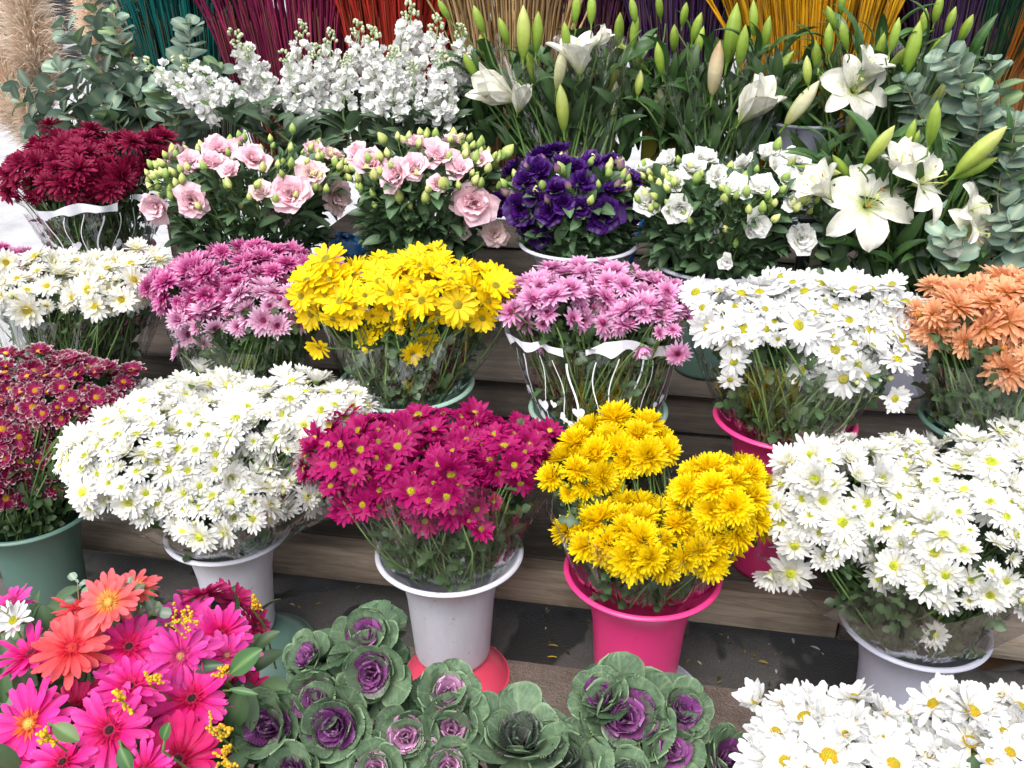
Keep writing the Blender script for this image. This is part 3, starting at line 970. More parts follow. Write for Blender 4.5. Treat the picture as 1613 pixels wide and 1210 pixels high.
    part("foliage", g.mesh("foliage", [LEAF, STEM]), root, IDENT, kind="stuff")
    if wrap:
        wrapper(root, base, rm, CA, AA, top, printed, flare, seed=int(C[0] * 100) % 97)
    return root, Es, base, rm

G_B = "bunches of chrysanthemums in buckets"
bouquet("chrysanthemum_bunch", "dark red daisies with white petal edges in the sage bucket at far left", "flowers", 'wine_white', 1.62,
        [(-60, 150, 552, 700, .08), (-70, 130, 640, 835), (40, 235, 560, 690, .06)], 40, 'b0', .52, wrap=False, group=G_B, nleaf=500, bud='wine', nbud=6)
bouquet("chrysanthemum_bunch", "broad dome of white chrysanthemums with lime centres, left of the magenta daisies", "flowers", 'white_mum', 1.62,
        [(108, 430, 610, 830), (330, 600, 575, 740, .10), (180, 470, 575, 720, .12), (240, 530, 690, 852, -.02)], 47, 'b1', .49, group=G_B, bud='lime', nbud=22,
        top=-.55, flare=.98, extra=[(128, 735, 56, 0), (150, 790, 56, 0)])
bouquet("chrysanthemum_bunch", "magenta daisies with yellow centres in clear wrap, in the white front bucket", "flowers", 'magenta', 1.62,
        [(492, 700, 640, 825), (690, 888, 650, 770, .10), (560, 820, 628, 740, .12), (590, 780, 690, 862, -.03)], 49, 'b2', .50, group=G_B, top=-.1, flare=.98, bud='pink', nbud=5,
        extra=[(545, 800, 50, 0), (575, 785, 52, 0)])
bouquet("chrysanthemum_bunch", "bright yellow pompon chrysanthemums in clear wrap, in the pink front bucket", "flowers", 'pompon', 1.62,
        [(888, 1074, 652, 748, .12), (846, 976, 702, 806, .04), (1046, 1216, 712, 886, .0), (880, 1165, 778, 914, -.03)], 56, 'b3', .52, group=G_B, top=-.3, flare=1.04, bud='yellow', nbud=6,
        shape_jit=.13, lumps=.07)
bouquet("chrysanthemum_bunch", "big white chrysanthemums with lime centres in the lilac-grey bucket at front right", "flowers", 'white_mum', 1.62,
        [(1195, 1420, 680, 900, .03), (1400, 1690, 668, 850, .10), (1250, 1520, 672, 800, .14), (1385, 1680, 760, 1000, -.04)], 57, 'b4', .49, group=G_B, top=-.5, flare=1.02, bud='lime', nbud=18,
        extra=[(1212, 905, 62, 0), (1232, 870, 66, 0), (1245, 905, 58, 0), (1300, 868, 74, 0), (1355, 870, 50, 0), (1425, 890, 78, 3), (1465, 915, 80, 3), (1472, 1000, 48, 3)])
G_C = "bunches of chrysanthemums on the low step"
bouquet("chrysanthemum_bunch", "cream white daisies with yellow centres in clear wrap at left", "flowers", 'cream_mum', 2.0,
        [(-30, 190, 395, 500), (60, 275, 388, 480, .08), (-40, 110, 420, 500, -.02), (100, 250, 410, 510, -.02)], 44, 'c1', .50, group=G_C, top=-.5, flare=1.0, nleaf=560, bud='lime', nbud=10)
bouquet("chrysanthemum_bunch", "rose pink chrysanthemums with dark centres right of the cream daisies", "flowers", 'rose_mum', 1.98,
        [(238, 480, 385, 480, .10), (232, 400, 410, 520), (330, 545, 392, 470, .12)], 44, 'c2', .52, group=G_C, top=-.6, flare=1.0, nleaf=300, bud='pink', nbud=12, wrap=False)
bouquet("chrysanthemum_bunch", "pale pink double chrysanthemums with dark eyes, in front of the rose pink ones", "flowers", 'pink_mum', 1.93,
        [(262, 400, 465, 545), (350, 500, 435, 552, -.02)], 46, 'c2', .50, group=G_C, top=-.7, flare=1.05, nleaf=420, bud='pink', nbud=6,
        extra=[(280, 552, 34, 0), (320, 548, 36, 0), (378, 528, 44, 1), (388, 500, 46, 1)])
bouquet("chrysanthemum_bunch", "sunny yellow daisies in clear wrap above the magenta ones", "flowers", 'yellow_daisy', 1.92,
        [(480, 700, 395, 530), (610, 815, 400, 525, .02), (540, 770, 388, 480, .10), (560, 690, 470, 582, -.04)], 52, 'c3', .48, group=G_C, top=-.4, flare=1.02, bud='yellow', nbud=16,
        extra=[(505, 540, 34, 0), (650, 575, 40, 3), (640, 600, 26, 3)])
bouquet("chrysanthemum_bunch", "orchid pink chrysanthemums in clear wrap printed with white hearts", "flowers", 'orchid', 1.92,
        [(780, 960, 420, 545), (900, 1098, 418, 520, .06), (840, 1060, 405, 490, .12), (930, 1100, 455, 548, -.02)], 49, 'c4', .52, group=G_C, top=-.75, flare=1.0, printed=True, bud='pink', nbud=8,
        extra=[(855, 543, 54, 0), (1065, 545, 56, 3), (955, 525, 54, 1), (840, 480, 48, 0), (1050, 488, 60, 3)])
bouquet("chrysanthemum_bunch", "large white daisies with yellow eyes in the deep pink bucket", "flowers", 'white_daisy', 1.90,
        [(1085, 1290, 440, 560), (1240, 1445, 430, 580, .04), (1140, 1400, 425, 520, .12), (1250, 1440, 500, 625, -.02)], 55, 'c5', .48, group=G_C, top=-.3, flare=1.06, bud='lime', nbud=8,
        extra=[(1150, 600, 64, 0), (1155, 572, 62, 0), (1170, 520, 54, 0), (1210, 518, 50, 0), (1300, 592, 64, 3), (1365, 597, 66, 3), (1410, 630, 40, 3), (1315, 550, 60, 3), (1275, 565, 54, 3)])
bouquet("chrysanthemum_bunch", "orange double chrysanthemums at the right edge beside the white daisies", "flowers", 'orange', 1.90,
        [(1415, 1560, 440, 570), (1500, 1700, 430, 590, .02), (1460, 1640, 425, 520, .10), (1530, 1690, 500, 610, -.03)], 66, 'c6', .46, group=G_C, top=-.5, flare=1.0, bud='orange', nbud=9, nleaf=560,
        extra=[(1585, 580, 76, 3), (1540, 535, 74, 1)])
bouquet("chrysanthemum_bunch", "lilac pink chrysanthemums peeking in at the left edge behind the cream daisies", "flowers", 'rose_mum', 2.25,
        [(-90, 78, 380, 450)], 38, None, .52, wrap=False, group="bunches of chrysanthemums on the middle step", nleaf=120)
bouquet("chrysanthemum_bunch", "dark red double chrysanthemums in heart printed wrap at upper left", "flowers", 'wine', 2.42,
        [(5, 140, 230, 335), (90, 265, 208, 300, .06), (50, 210, 240, 335, -.03), (40, 200, 205, 290, .10)], 46, 'd0', .50, group="bunches of chrysanthemums on the middle step", top=-.7, flare=1.03, printed=True)
bouquet("chrysanthemum_bunch", "large-petalled white daisies with orange eyes at the bottom right corner", "flowers", 'big_white', 1.03,
        [(1440, 1720, 1080, 1270), (1440, 1760, 1120, 1330, -.05)], 80, None, .42, wrap=False, group="bunches of white daisies at the front", lo=-.5, nleaf=220,
        extra=[(1490, 1100, 56, 0), (1555, 1125, 78, 0)])
bouquet("chrysanthemum_bunch", "large-petalled white daisies with lime eyes right of the ornamental cabbages", "flowers", 'big_white', 1.03,
        [(1172, 1420, 1072, 1250), (1170, 1470, 1110, 1330, -.05)], 80, None, .42, wrap=False, group="bunches of white daisies at the front", lo=-.5, nleaf=220, bud='lime', nbud=6,
        extra=[(1250, 1103, 84, 0), (1385, 1155, 84, 0)])

# ------------------------------------------------------------------ lisianthus
def rose_kind(c0, c1, c2, seeds=4, eye=None, open_=6.0, rf=.09):
    out = []
    for s in range(seeds):
        g, d = Geo(), Geo()
        col = lambda t, x: two(t, c0, c1, c2, .55)
        fan = lambda t: np.clip(np.sin(np.pi * (0.06 + 0.70 * t)) ** .8, .1, 1)
        kw = dict(wf=fan, col=col, nl=6, nw=8, ruffle=rf, rk=2.6)
        ring(g, 6, 1.0, 1.05, 55, -5 + open_, base=.04, cup=.20, jit=.14, **kw)
        ring(g, 5, .88, .95, 66, 22 + open_, ph=.5, base=.04, cup=.30, jit=.14, **kw)
        ring(g, 5, .76, .80, 76, 48, ph=.2, base=.03, cup=.42, jit=.14, **kw)
        ring(g, 4, .62, .62, 84, 74, ph=.4, base=.02, cup=.55, jit=.12, **kw)
        ring(g, 3, .50, .42, 88, 96, ph=.1, base=.01, cup=.70, jit=.12, **kw)
        lathe(g, [[.02, -.16], [.10, -.13], [.12, 0.0], [.05, .08]], 8, srgb(110, 140, 80), m=1)
        dome(d, .07, .10, eye if eye is not None else c0, eye if eye is not None else c0, z0=.22, nr=3, na=8)
        out.append((g.mesh("flower", [WAXY, STEM]), d.mesh("flower_center", [GRAIN])))
    return out

KINDS['l_pink'] = rose_kind(srgb(244, 232, 200), srgb(248, 206, 216), srgb(251, 216, 227), eye=srgb(214, 196, 80))
KINDS['l_blush'] = rose_kind(srgb(230, 230, 170), srgb(248, 228, 220), srgb(249, 216, 222), eye=srgb(214, 196, 80))
KINDS['l_purple'] = rose_kind(srgb(48, 14, 74), srgb(54, 14, 90), srgb(72, 24, 112), eye=srgb(150, 140, 50))
KINDS['l_white'] = rose_kind(srgb(232, 234, 190), srgb(248, 248, 242), srgb(251, 251, 249), eye=srgb(224, 180, 40), open_=26, rf=.06)

def lis_bud(c0, c1, c2):
    g = Geo()
    z = np.linspace(0, 1, 9)
    rr = np.array([.05, .20, .28, .31, .30, .26, .20, .12, .02])
    na = 12
    lathe(g, np.stack([rr, z], -1), na, m=0)
    v = g.v[0].reshape(na, 9, 3)
    for i in range(na):
        tw = 1 + .10 * math.sin(3 * 6.283 * i / na)
        v[i, :, :2] *= tw
    g.v[0] = v.reshape(-1, 3)
    g.c[0] = np.tile(two(z, c0, c1, c2, .5), (na, 1))
    for k in range(5):
        vv, q, c, p = petal(.55, .09, 78, 84, nl=3, nw=2, wf=lance, base=.10, col=lambda t, x: mix(srgb(96, 126, 70), srgb(120, 150, 84), t))
        g.add((vv + np.array([.12, 0, 0])) @ rotz(6.283 * k / 5).T, q, None, c, p, 1)
    lathe(g, [[.02, -.06], [.08, -.04], [.14, .03], [.10, .10]], 8, srgb(104, 134, 76), m=1)
    return g.mesh("bud", [WAXY, STEM])

LB = {'cream': [lis_bud(srgb(150, 176, 90), srgb(214, 220, 140), srgb(226, 228, 160)), lis_bud(srgb(130, 160, 84), srgb(196, 210, 120), srgb(214, 220, 140))],
      'green': [lis_bud(srgb(110, 140, 74), srgb(150, 178, 92), srgb(180, 200, 110))],
      'plum': [lis_bud(srgb(150, 170, 100), srgb(150, 120, 120), srgb(110, 50, 120))]}

def lisianthus(label, Y0, bx, flowers, kinds, key, nbud, budmix, low=395, group="bunches of lisianthus in buckets", extra_buds=()):
    E = ell_from_box(bx, Y0, 50)
    C, A, r = E
    bc, br, brt, bz = BUCKETS[key]
    base = np.array([bc[0], bc[1], bc[2] - .05]); rm = brt * .95
    root = thing("lisianthus_bunch", label, "flowers", (bc[0], bc[1], bz + .03), group=group)
    for i, f in enumerate(flowers):
        p, n = hit(f[0], f[1], E)
        cd = unit(CAM - p)
        kd = KINDS[f[3] if len(f) > 3 else kinds]
        d = unit(n * .6 + cd * .55 + np.array([0, 0, .45]) + R.normal(size=3) * .28)
        s = f[2] * px2m(p)
        p = p - d * s * .5 + n * s * .35
        M = face_matrix(p, d, s)
        fm, dm = kd[R.randint(len(kd))]
        fo = part("flower", fm, root, M)
        part("flower_center", dm, fo, M)
        q = base + np.array([R.normal() * rm * .5, R.normal() * rm * .4, .02])
        part("stem", GREEN_STEM[R.randint(3)], fo, line_matrix(q, p - d * s * .1, .0022))
    spots = []
    for k in range(nbud):
        n = unit(R.normal(size=3) * np.array([1.1, .7, .7]) + np.array([0, -.35, .35]))
        p = C + n * A * (1.02 + .16 * R.rand())
        spots.append((p, n, .017 + .010 * R.rand()))
    for (x, y, sz) in extra_buds:
        p, n = hit(x, y, E)
        spots.append((p, n, sz * .66 * px2m(p)))
    for p, n, s in spots:
        d = unit(np.array([n[0] * .5, n[1] * .3, 1.0]) + R.normal(size=3) * .25)
        bm = LB[budmix[R.randint(len(budmix))]]
        bo = part("bud", bm[R.randint(len(bm))], root, face_matrix(p, d, s * 1.25))
        q = C + (p - C) * .45 - np.array([0, 0, .05 + .05 * R.rand()])
        part("stem", GREEN_STEM[R.randint(3)], bo, line_matrix(q, p, .0013))
    # foliage from the dome down to the bucket
    g = Geo()
    T, X, U, S = [], [], [], []
    bot = at((bx[0] + bx[1]) / 2, low, Y0)[2]
    for k in range(760):
        a = R.rand() * 6.283
        h = R.rand()
        z = bot * (1 - h) + (C[2] + A[2] * .4) * h
        f = .72 + .28 * h
        rr = (.45 + .55 * R.rand() ** .5) * .98
        p = np.array([(bc[0] * (1 - h) + C[0] * h) + math.cos(a) * rr * A[0] * f, (bc[1] * (1 - h) + C[1] * h) + math.sin(a) * rr * A[1] * f, z])
        if h > .9:
            p[:2] = C[:2] + (p[:2] - C[:2]) * .8
        o = np.array([math.cos(a), math.sin(a), 0])
        T.append(p); X.append(unit(o * .8 + np.array([0, 0, .35]) + R.normal(size=3) * .5)); U.append(unit(np.array([0, 0, 1.0]) + o * .3 + R.normal(size=3) * .35)); S.append(R.uniform(.04, .075))
    g.stamp(EUS_LEAF, frames(np.array(X), np.array(U)) * np.array(S)[:, None, None], np.array(T), R.uniform(.65, 1.15, len(T)), 0)
    for k in range(60):
        a = R.rand() * 6.283
        q0 = base + np.array([math.cos(a), math.sin(a), 0]) * rm * .8 * R.rand() ** .5
        q1 = C + np.array([math.cos(a) * A[0], math.sin(a) * A[1], A[2] * .5]) * (.5 + .5 * R.rand())
        tube(g, [q0, (q0 + q1) / 2 + R.normal(size=3) * .015, q1], [.0026, .0022, .0016], 5, srgb(104, 134, 80) * R.uniform(.7, 1.1), 1, False)
    part("foliage", g.mesh("foliage", [LEAF, STEM]), root, IDENT, kind="stuff")

lisianthus("pink lisianthus with cream buds, next to the dark red chrysanthemums", 2.45, (238, 552, 212, 345),
           [(247, 318, 27), (308, 310, 30), (347, 243, 29), (337, 262, 27), (400, 255, 28), (452, 302, 38), (487, 277, 27, 'l_blush'), (527, 302, 30, 'l_blush'), (437, 332, 22),
            (494, 240, 22), (372, 232, 20), (304, 262, 24), (282, 250, 24, 'l_blush'), (520, 250, 24, 'l_blush'), (362, 272, 20), (410, 300, 20, 'l_blush')], 'l_pink', 'd1', 95, ['cream', 'cream', 'green'],
           extra_buds=[(274, 250, 30), (360, 300, 28), (425, 315, 30), (272, 308, 30), (462, 212, 22), (500, 258, 26)])
lisianthus("pink lisianthus with cream buds, between the other pink bunch and the purple one", 2.45, (555, 800, 208, 360),
           [(590, 262, 31), (626, 277, 32), (655, 267, 26), (690, 250, 30), (722, 268, 24), (739, 313, 39), (770, 315, 24, 'l_blush'), (660, 232, 24), (568, 247, 24), (712, 228, 24, 'l_blush'),
            (746, 258, 24), (722, 352, 20, 'l_blush'), (776, 360, 24, 'l_blush'), (690, 290, 18)], 'l_pink', 'd2', 95, ['cream', 'cream', 'green'],
           extra_buds=[(592, 285, 30), (630, 320, 30), (669, 322, 34), (792, 250, 36), (745, 262, 34), (700, 298, 36), (608, 228, 30), (722, 372, 26)])
lisianthus("deep purple lisianthus in the white rimmed bucket", 2.45, (787, 1012, 236, 365),
           [(828, 323, 33), (830, 352, 26), (858, 250, 31), (893, 265, 26), (850, 272, 28), (880, 298, 25), (888, 318, 22), (917, 290, 24), (906, 268, 22), (945, 330, 34), (868, 328, 27),
            (792, 318, 24), (870, 347, 24), (955, 258, 22), (985, 285, 26), (996, 328, 22), (832, 288, 24), (882, 240, 22), (930, 262, 22), (810, 270, 24), (960, 300, 24), (915, 325, 20), (845, 310, 20), (850, 370, 20)], 'l_purple', 'd3', 50, ['plum', 'cream', 'green', 'plum'],
           extra_buds=[(890, 276, 30), (979, 287, 28), (947, 336, 28), (1008, 268, 26), (845, 310, 24)])
lisianthus("white lisianthus with lime buds in the grey rimmed bucket", 2.45, (1000, 1290, 238, 375),
           [(1028, 315, 27), (1075, 328, 28), (1090, 270, 26), (1155, 303, 29), (1197, 300, 27), (1240, 290, 30), (1187, 347, 29), (1262, 366, 27), (1247, 260, 28), (1207, 250, 23), (1112, 255, 26),
            (1052, 260, 24), (1145, 408, 16), (1245, 320, 20), (1130, 283, 22), (1170, 262, 24), (1020, 270, 22), (1065, 290, 22), (1225, 268, 22)], 'l_white', 'd4', 70, ['cream', 'green', 'green', 'cream'], low=425,
           extra_buds=[(1222, 240, 30), (1142, 318, 26), (1170, 290, 26), (1246, 332, 30), (1212, 330, 30), (1094, 290, 30), (1158, 390, 20)])

# ------------------------------------------------------------------ lilies
def lily_bud(c0, c1, c2):
    g = Geo()
    z = np.linspace(0, 1, 13)
    rr = np.interp(z, [0, .06, .2, .4, .6, .78, .92, 1], [.045, .075, .115, .14, .138, .105, .045, .008])
    na = 18
    lathe(g, np.stack([rr, z], -1), na)
    v = g.v[0].reshape(na, 13, 3)
    cc = np.zeros((na, 13, 3))
    for i in range(na):
        a = 6.283 * i / na
        v[i, :, :2] *= 1 + .10 * math.cos(3 * a)
        rib = abs(math.cos(1.5 * a)) ** 8
        cc[i] = mix(two(z, c0, c1, c2, .45), c0 * .8, np.full(13, rib * .45))
    g.v[0] = v.reshape(-1, 3); g.c[0] = cc.reshape(-1, 3)
    lathe(g, [[.018, -.22], [.02, -.1], [.035, -.02], [.06, .03]], 8, srgb(112, 150, 60), m=1)
    return g.mesh("bud", [WAXY, STEM])

def lily_flower(e0o, e1o, L0=1.0, seeds=3, tint=(248, 247, 240)):
    out = []
    w = srgb(*tint) * np.array([1, .995, .95])
    gr = srgb(196, 206, 90)
    for s in range(seeds):
        g, d = Geo(), Geo()
        def col(t, x):
            c = two(t, srgb(200, 214, 120), w * .97, w, .3)
            return mix(c, gr, np.clip(1 - np.abs(x) * 5, 0, 1) * np.clip(.75 - t, 0, 1))
        tp = lambda t: np.clip(np.interp(t, [0, .15, .4, .62, .85, .95, 1], [.16, .45, .92, 1, .62, .3, .06]), .05, 1)
        ring(g, 3, L0, .46, e0o, e1o, base=.03, cup=.35, jit=.07, wf=tp, col=col, nl=10, nw=6, ruffle=.03, rk=2)
        ring(g, 3, L0 * .97, .66, e0o - 4, e1o + 8, ph=.5, base=.03, cup=.30, jit=.07, wf=tp, col=col, nl=10, nw=6, ruffle=.05, rk=2.4)
        lathe(g, [[.02, -.14], [.025, -.05], [.05, 0.0], [.05, .05]], 8, srgb(120, 150, 70), m=1)
        for k in range(6):
            a = 6.283 * (k + .25) / 6
            e = np.array([math.cos(a) * .20, math.sin(a) * .20, .62])
            tube(d, [[0, 0, .05], e * .55 + np.array([0, 0, .05]), e], [.009, .008, .006], 5, srgb(206, 214, 130), 1)
            if k % 3 == 0:
                tn = np.array([-math.sin(a), math.cos(a), .2]) * .05
                tube(d, [e - tn, e, e + tn], [.010, .016, .010], 6, srgb(186, 110, 40), 0)
        tube(d, [[0, 0, .05], [.02, .02, .4], [.05, .03, .74]], [.014, .012, .014], 6, srgb(196, 206, 120), 1)
        dome(d, .05, .03, srgb(190, 200, 120), srgb(190, 200, 120), z0=.74, nr=2, na=6)
        out.append((g.mesh("flower", [WAXY, STEM]), d.mesh("stamen", [GRAIN, STEM])))
    return out

LFL = {'open': lily_flower(62, -42), 'half': lily_flower(74, 30), 'cup': lily_flower(78, 60), 'big': lily_flower(56, -60)}
LBD = {'g': lily_bud(srgb(112, 146, 50), srgb(146, 176, 66), srgb(176, 196, 92)), 'y': lily_bud(srgb(140, 166, 60), srgb(190, 204, 100), srgb(214, 218, 140)),
       'p': lily_bud(srgb(190, 200, 110), srgb(232, 230, 190), srgb(238, 232, 200)), 'b': lily_bud(srgb(200, 190, 130), srgb(228, 214, 180), srgb(200, 160, 120))}
LLEAF = []
for s in range(4):
    g = Geo()
    v, q, c, p = petal(1, .19 + .025 * s, 55 - 12 * s, -35 - 10 * s, nl=9, nw=4, wf=lance, cup=.35, col=lambda t, x: mix(srgb(58, 92, 48), srgb(84, 118, 60), np.clip(1 - np.abs(x) * 3, 0, 1) * .6 + .2 * t))
    g.add(v, q, None, c, p)
    LLEAF.append(g.mesh("leaf", [LEAF]))
RIGHT, UPV = np.array([1.0, 0, 0]), np.array([0, math.sin(PITCH), math.cos(PITCH)])

def lilies(label, Y0, key, buds, flowers, nleaf, leafbox, wrapbox=None, group="bunches of lilies"):
    bc, br, brt, bz = BUCKETS[key]
    base = np.array([bc[0], bc[1], bc[2] - .05])
    root = thing("lily_bunch", label, "flowers", (bc[0], bc[1], bz + .03), group=group)
    heads = []
    for (x, y, ln, tilt, kd) in buds:
        p = at(x, y, Y0 + R.uniform(-.08, .10))
        k = px2m(p)
        a = math.radians(tilt)
        d = unit(np.array([math.sin(a), R.uniform(-.35, .1), math.cos(a) * 1.05]))
        s = ln * k * 1.08
        M = face_matrix(p - d * s * .5, d, s)
        M = M @ Matrix.Diagonal((1.0, 1.0, 1, 1)) if ln > 45 else M @ Matrix.Diagonal((1.15, 1.15, 1, 1))
        bo = part("bud", LBD[kd], root, M)
        heads.append((p - d * s * .68, bo))
    for (x, y, ln, dirv, kd) in flowers:
        p = at(x, y, Y0 - .04)
        k = px2m(p)
        d = unit(dirv)
        s = ln * k * .5 * (1.45 if kd in ('open', 'big') else 1.7)
        p = p - d * s * .35
        fm, dm = LFL[kd][R.randint(3)]
        M = face_matrix(p, d, s)
        fo = part("flower", fm, root, M)
        part("stamen", dm, fo, M)
        heads.append((p - d * s * .12, fo))
    for h, ob in heads:
        q = base + np.array([R.normal() * brt * .4, R.normal() * brt * .3, 0])
        t = .60 + .25 * R.rand()
        jn = q * (1 - t) + h * t + np.array([0, .07, -.03])
        part("stem", GREEN_STEM[R.randint(3)], ob, line_matrix(jn, h, .0024))
    for k in range(max(4, len(heads) // 3)):
        h = heads[(k * 3) % len(heads)][0] + np.array([0, .08, 0])
        q = base + np.array([R.normal() * brt * .4, R.normal() * brt * .3, -.1])
        part("main_stem", GREEN_STEM[R.randint(3)], root, line_matrix(q, h - np.array([0, 0, .04]), .0042))
    for k in range(int(nleaf * 1.9)):
        x = R.uniform(leafbox[0], leafbox[1]); y = R.uniform(leafbox[2], leafbox[3])
        p = at(x, y, Y0 + R.uniform(.0, .16))
        out = np.array([(p[0] - base[0]) * 3 + R.normal() * .7, R.normal() * .5 - .25, .5 + .5 * R.rand()])
        xd = unit(out)
        up = unit(np.array([0, -.3, 1.0]) - xd * xd[2] + R.normal(size=3) * .25)
        F = frames(xd[None], up[None])[0] * R.uniform(.09, .17)
        M = Matrix([list(F[i]) + [p[i]] for i in range(3)] + [[0, 0, 0, 1]])
        part("leaf", LLEAF[R.randint(4)], root, M)
    # inner stalks and leaves filling the bunch between its bucket and its heads
    g = Geo(); T, X, U = [], [], []
    for k in range(190):
        p = at(R.uniform(leafbox[0], leafbox[1]), leafbox[3] - (leafbox[3] - leafbox[2]) * R.rand() ** 1.3 * .85 + 15, Y0 + R.uniform(.02, .22))
        T.append(p); X.append(unit([R.normal() * .6, R.normal() * .3, .9])); U.append(unit(np.array([0, -.8, .5]) + R.normal(size=3) * .4))
    g.stamp(LILY_LEAF, frames(np.array(X), np.array(U)) * (R.uniform(.08, .15, 190)[:, None, None] * np.array([1, 1.5, 1])[None, None, :]), np.array(T), R.uniform(.6, 1.1, 190))
    for k in range(26):
        h = at(R.uniform(leafbox[0] + 20, leafbox[1] - 20), leafbox[2] + 20 + 40 * R.rand(), Y0 + R.uniform(-.02, .12))
        q = base + np.array([R.normal() * brt * .6, R.normal() * brt * .3, -.1])
        tube(g, [q, q * .5 + h * .5, h], [.004, .0038, .003], 6, srgb(84, 116, 56) * R.uniform(.7, 1.1), 1, False)
    part("foliage", g.mesh("foliage", [LEAF, STEM]), root, IDENT, kind="stuff")
    if wrapbox:
        E = ell_from_box(wrapbox, Y0, 20)
        wrapper(root, base, brt * .7, E[0], E[1], 0.9, False, 1.0, seed=int(wrapbox[0]))

lilies("wrapped white lilies with long green buds behind the purple lisianthus", 2.9, 'e2',
       [(699, 15, 32, -32, 'g'), (754, 30, 40, -22, 'g'), (793, 49, 40, -20, 'g'), (824, 50, 72, 0, 'y'), (846, 50, 56, 3, 'g'), (907, 13, 40, 4, 'g'), (932, 13, 42, 0, 'g'), (891, 57, 40, -8, 'g'),
        (741, 104, 42, -30, 'g'), (838, 107, 52, -18, 'g'), (885, 169, 66, -6, 'y'), (968, 107, 84, 12, 'y'), (968, 157, 52, 4, 'p'), (882, 107, 60, 8, 'p'), (997, 89, 52, -50, 'g'), (975, 47, 50, 0, 'g'),
        (1000, 48, 46, 6, 'g'), (997, 15, 36, -14, 'g'), (1039, 10, 34, -12, 'g'), (760, 72, 34, -12, 'g')],
       [(788, 146, 98, (-.72, -.30, .40), 'cup'), (912, 92, 84, (-.10, -.15, 1.0), 'half'), (818, 160, 60, (.15, -.1, 1), 'cup'), (945, 62, 40, (.6, -.2, .8), 'cup')], 46, (720, 1010, 90, 240), (770, 1020, 70, 215))
lilies("wrapped white lilies with a brown-streaked bud, right behind the white lisianthus", 2.92, 'e4',
       [(1039, 92, 48, -14, 'g'), (1007, 130, 36, 4, 'y'), (1039, 171, 70, -8, 'p'), (1062, 157, 30, 70, 'b'), (1078, 22, 34, 4, 'g'), (1098, 42, 42, 12, 'g'), (1101, 67, 46, 14, 'g'), (1153, 52, 82, 6, 'g'),
        (1187, 28, 48, -6, 'g'), (1169, 72, 58, 3, 'g'), (1207, 54, 52, 3, 'g'), (1233, 102, 48, 38, 'g'), (1128, 107, 76, 3, 'b'), (1062, 60, 40, -6, 'g')],
       [(1182, 168, 96, (.40, -.25, .85), 'cup')], 48, (1020, 1260, 90, 240), (1030, 1260, 90, 225))
lilies("wrapped white lilies with bright green buds, left of the right-hand eucalyptus", 2.88, 'e5',
       [(1309, 28, 38, -30, 'g'), (1306, 60, 42, -8, 'g'), (1286, 89, 50, -16, 'g'), (1297, 132, 48, -28, 'g'), (1409, 55, 48, 8, 'g'), (1438, 74, 72, 6, 'g'), (1408, 104, 58, 20, 'g'), (1386, 77, 48, 3, 'g'),
        (1456, 37, 42, -4, 'g'), (1476, 75, 46, 25, 'g'), (1498, 32, 38, 10, 'g'), (1522, 45, 42, 10, 'g'), (1478, 13, 40, 2, 'g'), (1327, 3, 34, -6, 'g'), (1485, 144, 56, 33, 'y'), (1510, 132, 66, 32, 'y'),
        (1264, 162, 76, 28, 'p'), (1347, 176, 62, 14, 'y'), (1272, 110, 40, -10, 'y'), (1330, 55, 40, -20, 'g')],
       [(1350, 136, 90, (-.05, -.85, .50), 'open'), (1366, 108, 60, (.4, -.3, .8), 'half')], 52, (1270, 1530, 70, 270), (1300, 1500, 80, 250))
lilies("large open white lilies with pale buds, tallest flowers of the right-hand bucket", 2.36, 'd5',
       [(1470, 194, 66, -4, 'g'), (1386, 228, 66, 26, 'y'), (1434, 214, 50, 2, 'g'), (1420, 238, 48, 28, 'p'), (1440, 232, 50, 8, 'g'), (1294, 268, 56, 96, 'y'), (1326, 265, 50, -42, 'g'), (1546, 236, 88, 38, 'y'),
        (1538, 264, 62, 62, 'g')],
       [(1372, 318, 116, (-.05, -.80, .45), 'big'), (1462, 282, 104, (.45, -.55, .40), 'open'), (1294, 296, 80, (-.6, -.1, .6), 'half'), (1535, 368, 92, (.35, -.75, .10), 'open'), (1535, 330, 84, (.7, -.45, .30), 'open'),
        (1420, 262, 70, (-.1, -.3, .8), 'half')], 60, (1290, 1590, 240, 450))

# ------------------------------------------------------------------ white stock
FLORETS = []
for s in range(4):
    g = Geo()
    for k in range(7):
        d = unit(R.normal(size=3) * .8 + np.array([0, 0, .7]))
        v, q, c, p = petal(.62, .62, 20, -20, nl=3, nw=4, wf=lambda t: np.clip(np.sin(np.pi * (.12 + .66 * t)) ** .7, .1, 1), cup=.2, ruffle=.12, rk=2, rph=R.rand() * 6,
                           col=lambda t, x: two(t, srgb(232, 236, 200), srgb(250, 250, 246), srgb(252, 252, 252), .2))
        F = frames(d[None], unit(R.normal(size=3))[None])[0]
        g.add(v @ F.T, q, None, c * R.uniform(.92, 1.0), p)
    FLORETS.append(g.mesh("floret", [WAXY]))
FBUD = []
for s in range(2):
    g = Geo()
    for k in range(7):
        a = R.rand() * 6.283; z = R.rand() * 1.2
        c = np.array([math.cos(a) * .45 * (1.3 - z * .6), math.sin(a) * .45 * (1.3 - z * .6), z])
        gg = Geo(); lathe(gg, [[.02, -.3], [.2, -.15], [.25, .1], [.15, .3], [.02, .36]], 8)
        g.add(gg.v[0] + c, gg.q[0], None, np.tile(mix(srgb(130, 158, 90), srgb(226, 232, 200), np.array([0, .3, .6, 1, 1])), (8, 1)))
    FBUD.append(g.mesh("bud_cluster", [WAXY]))

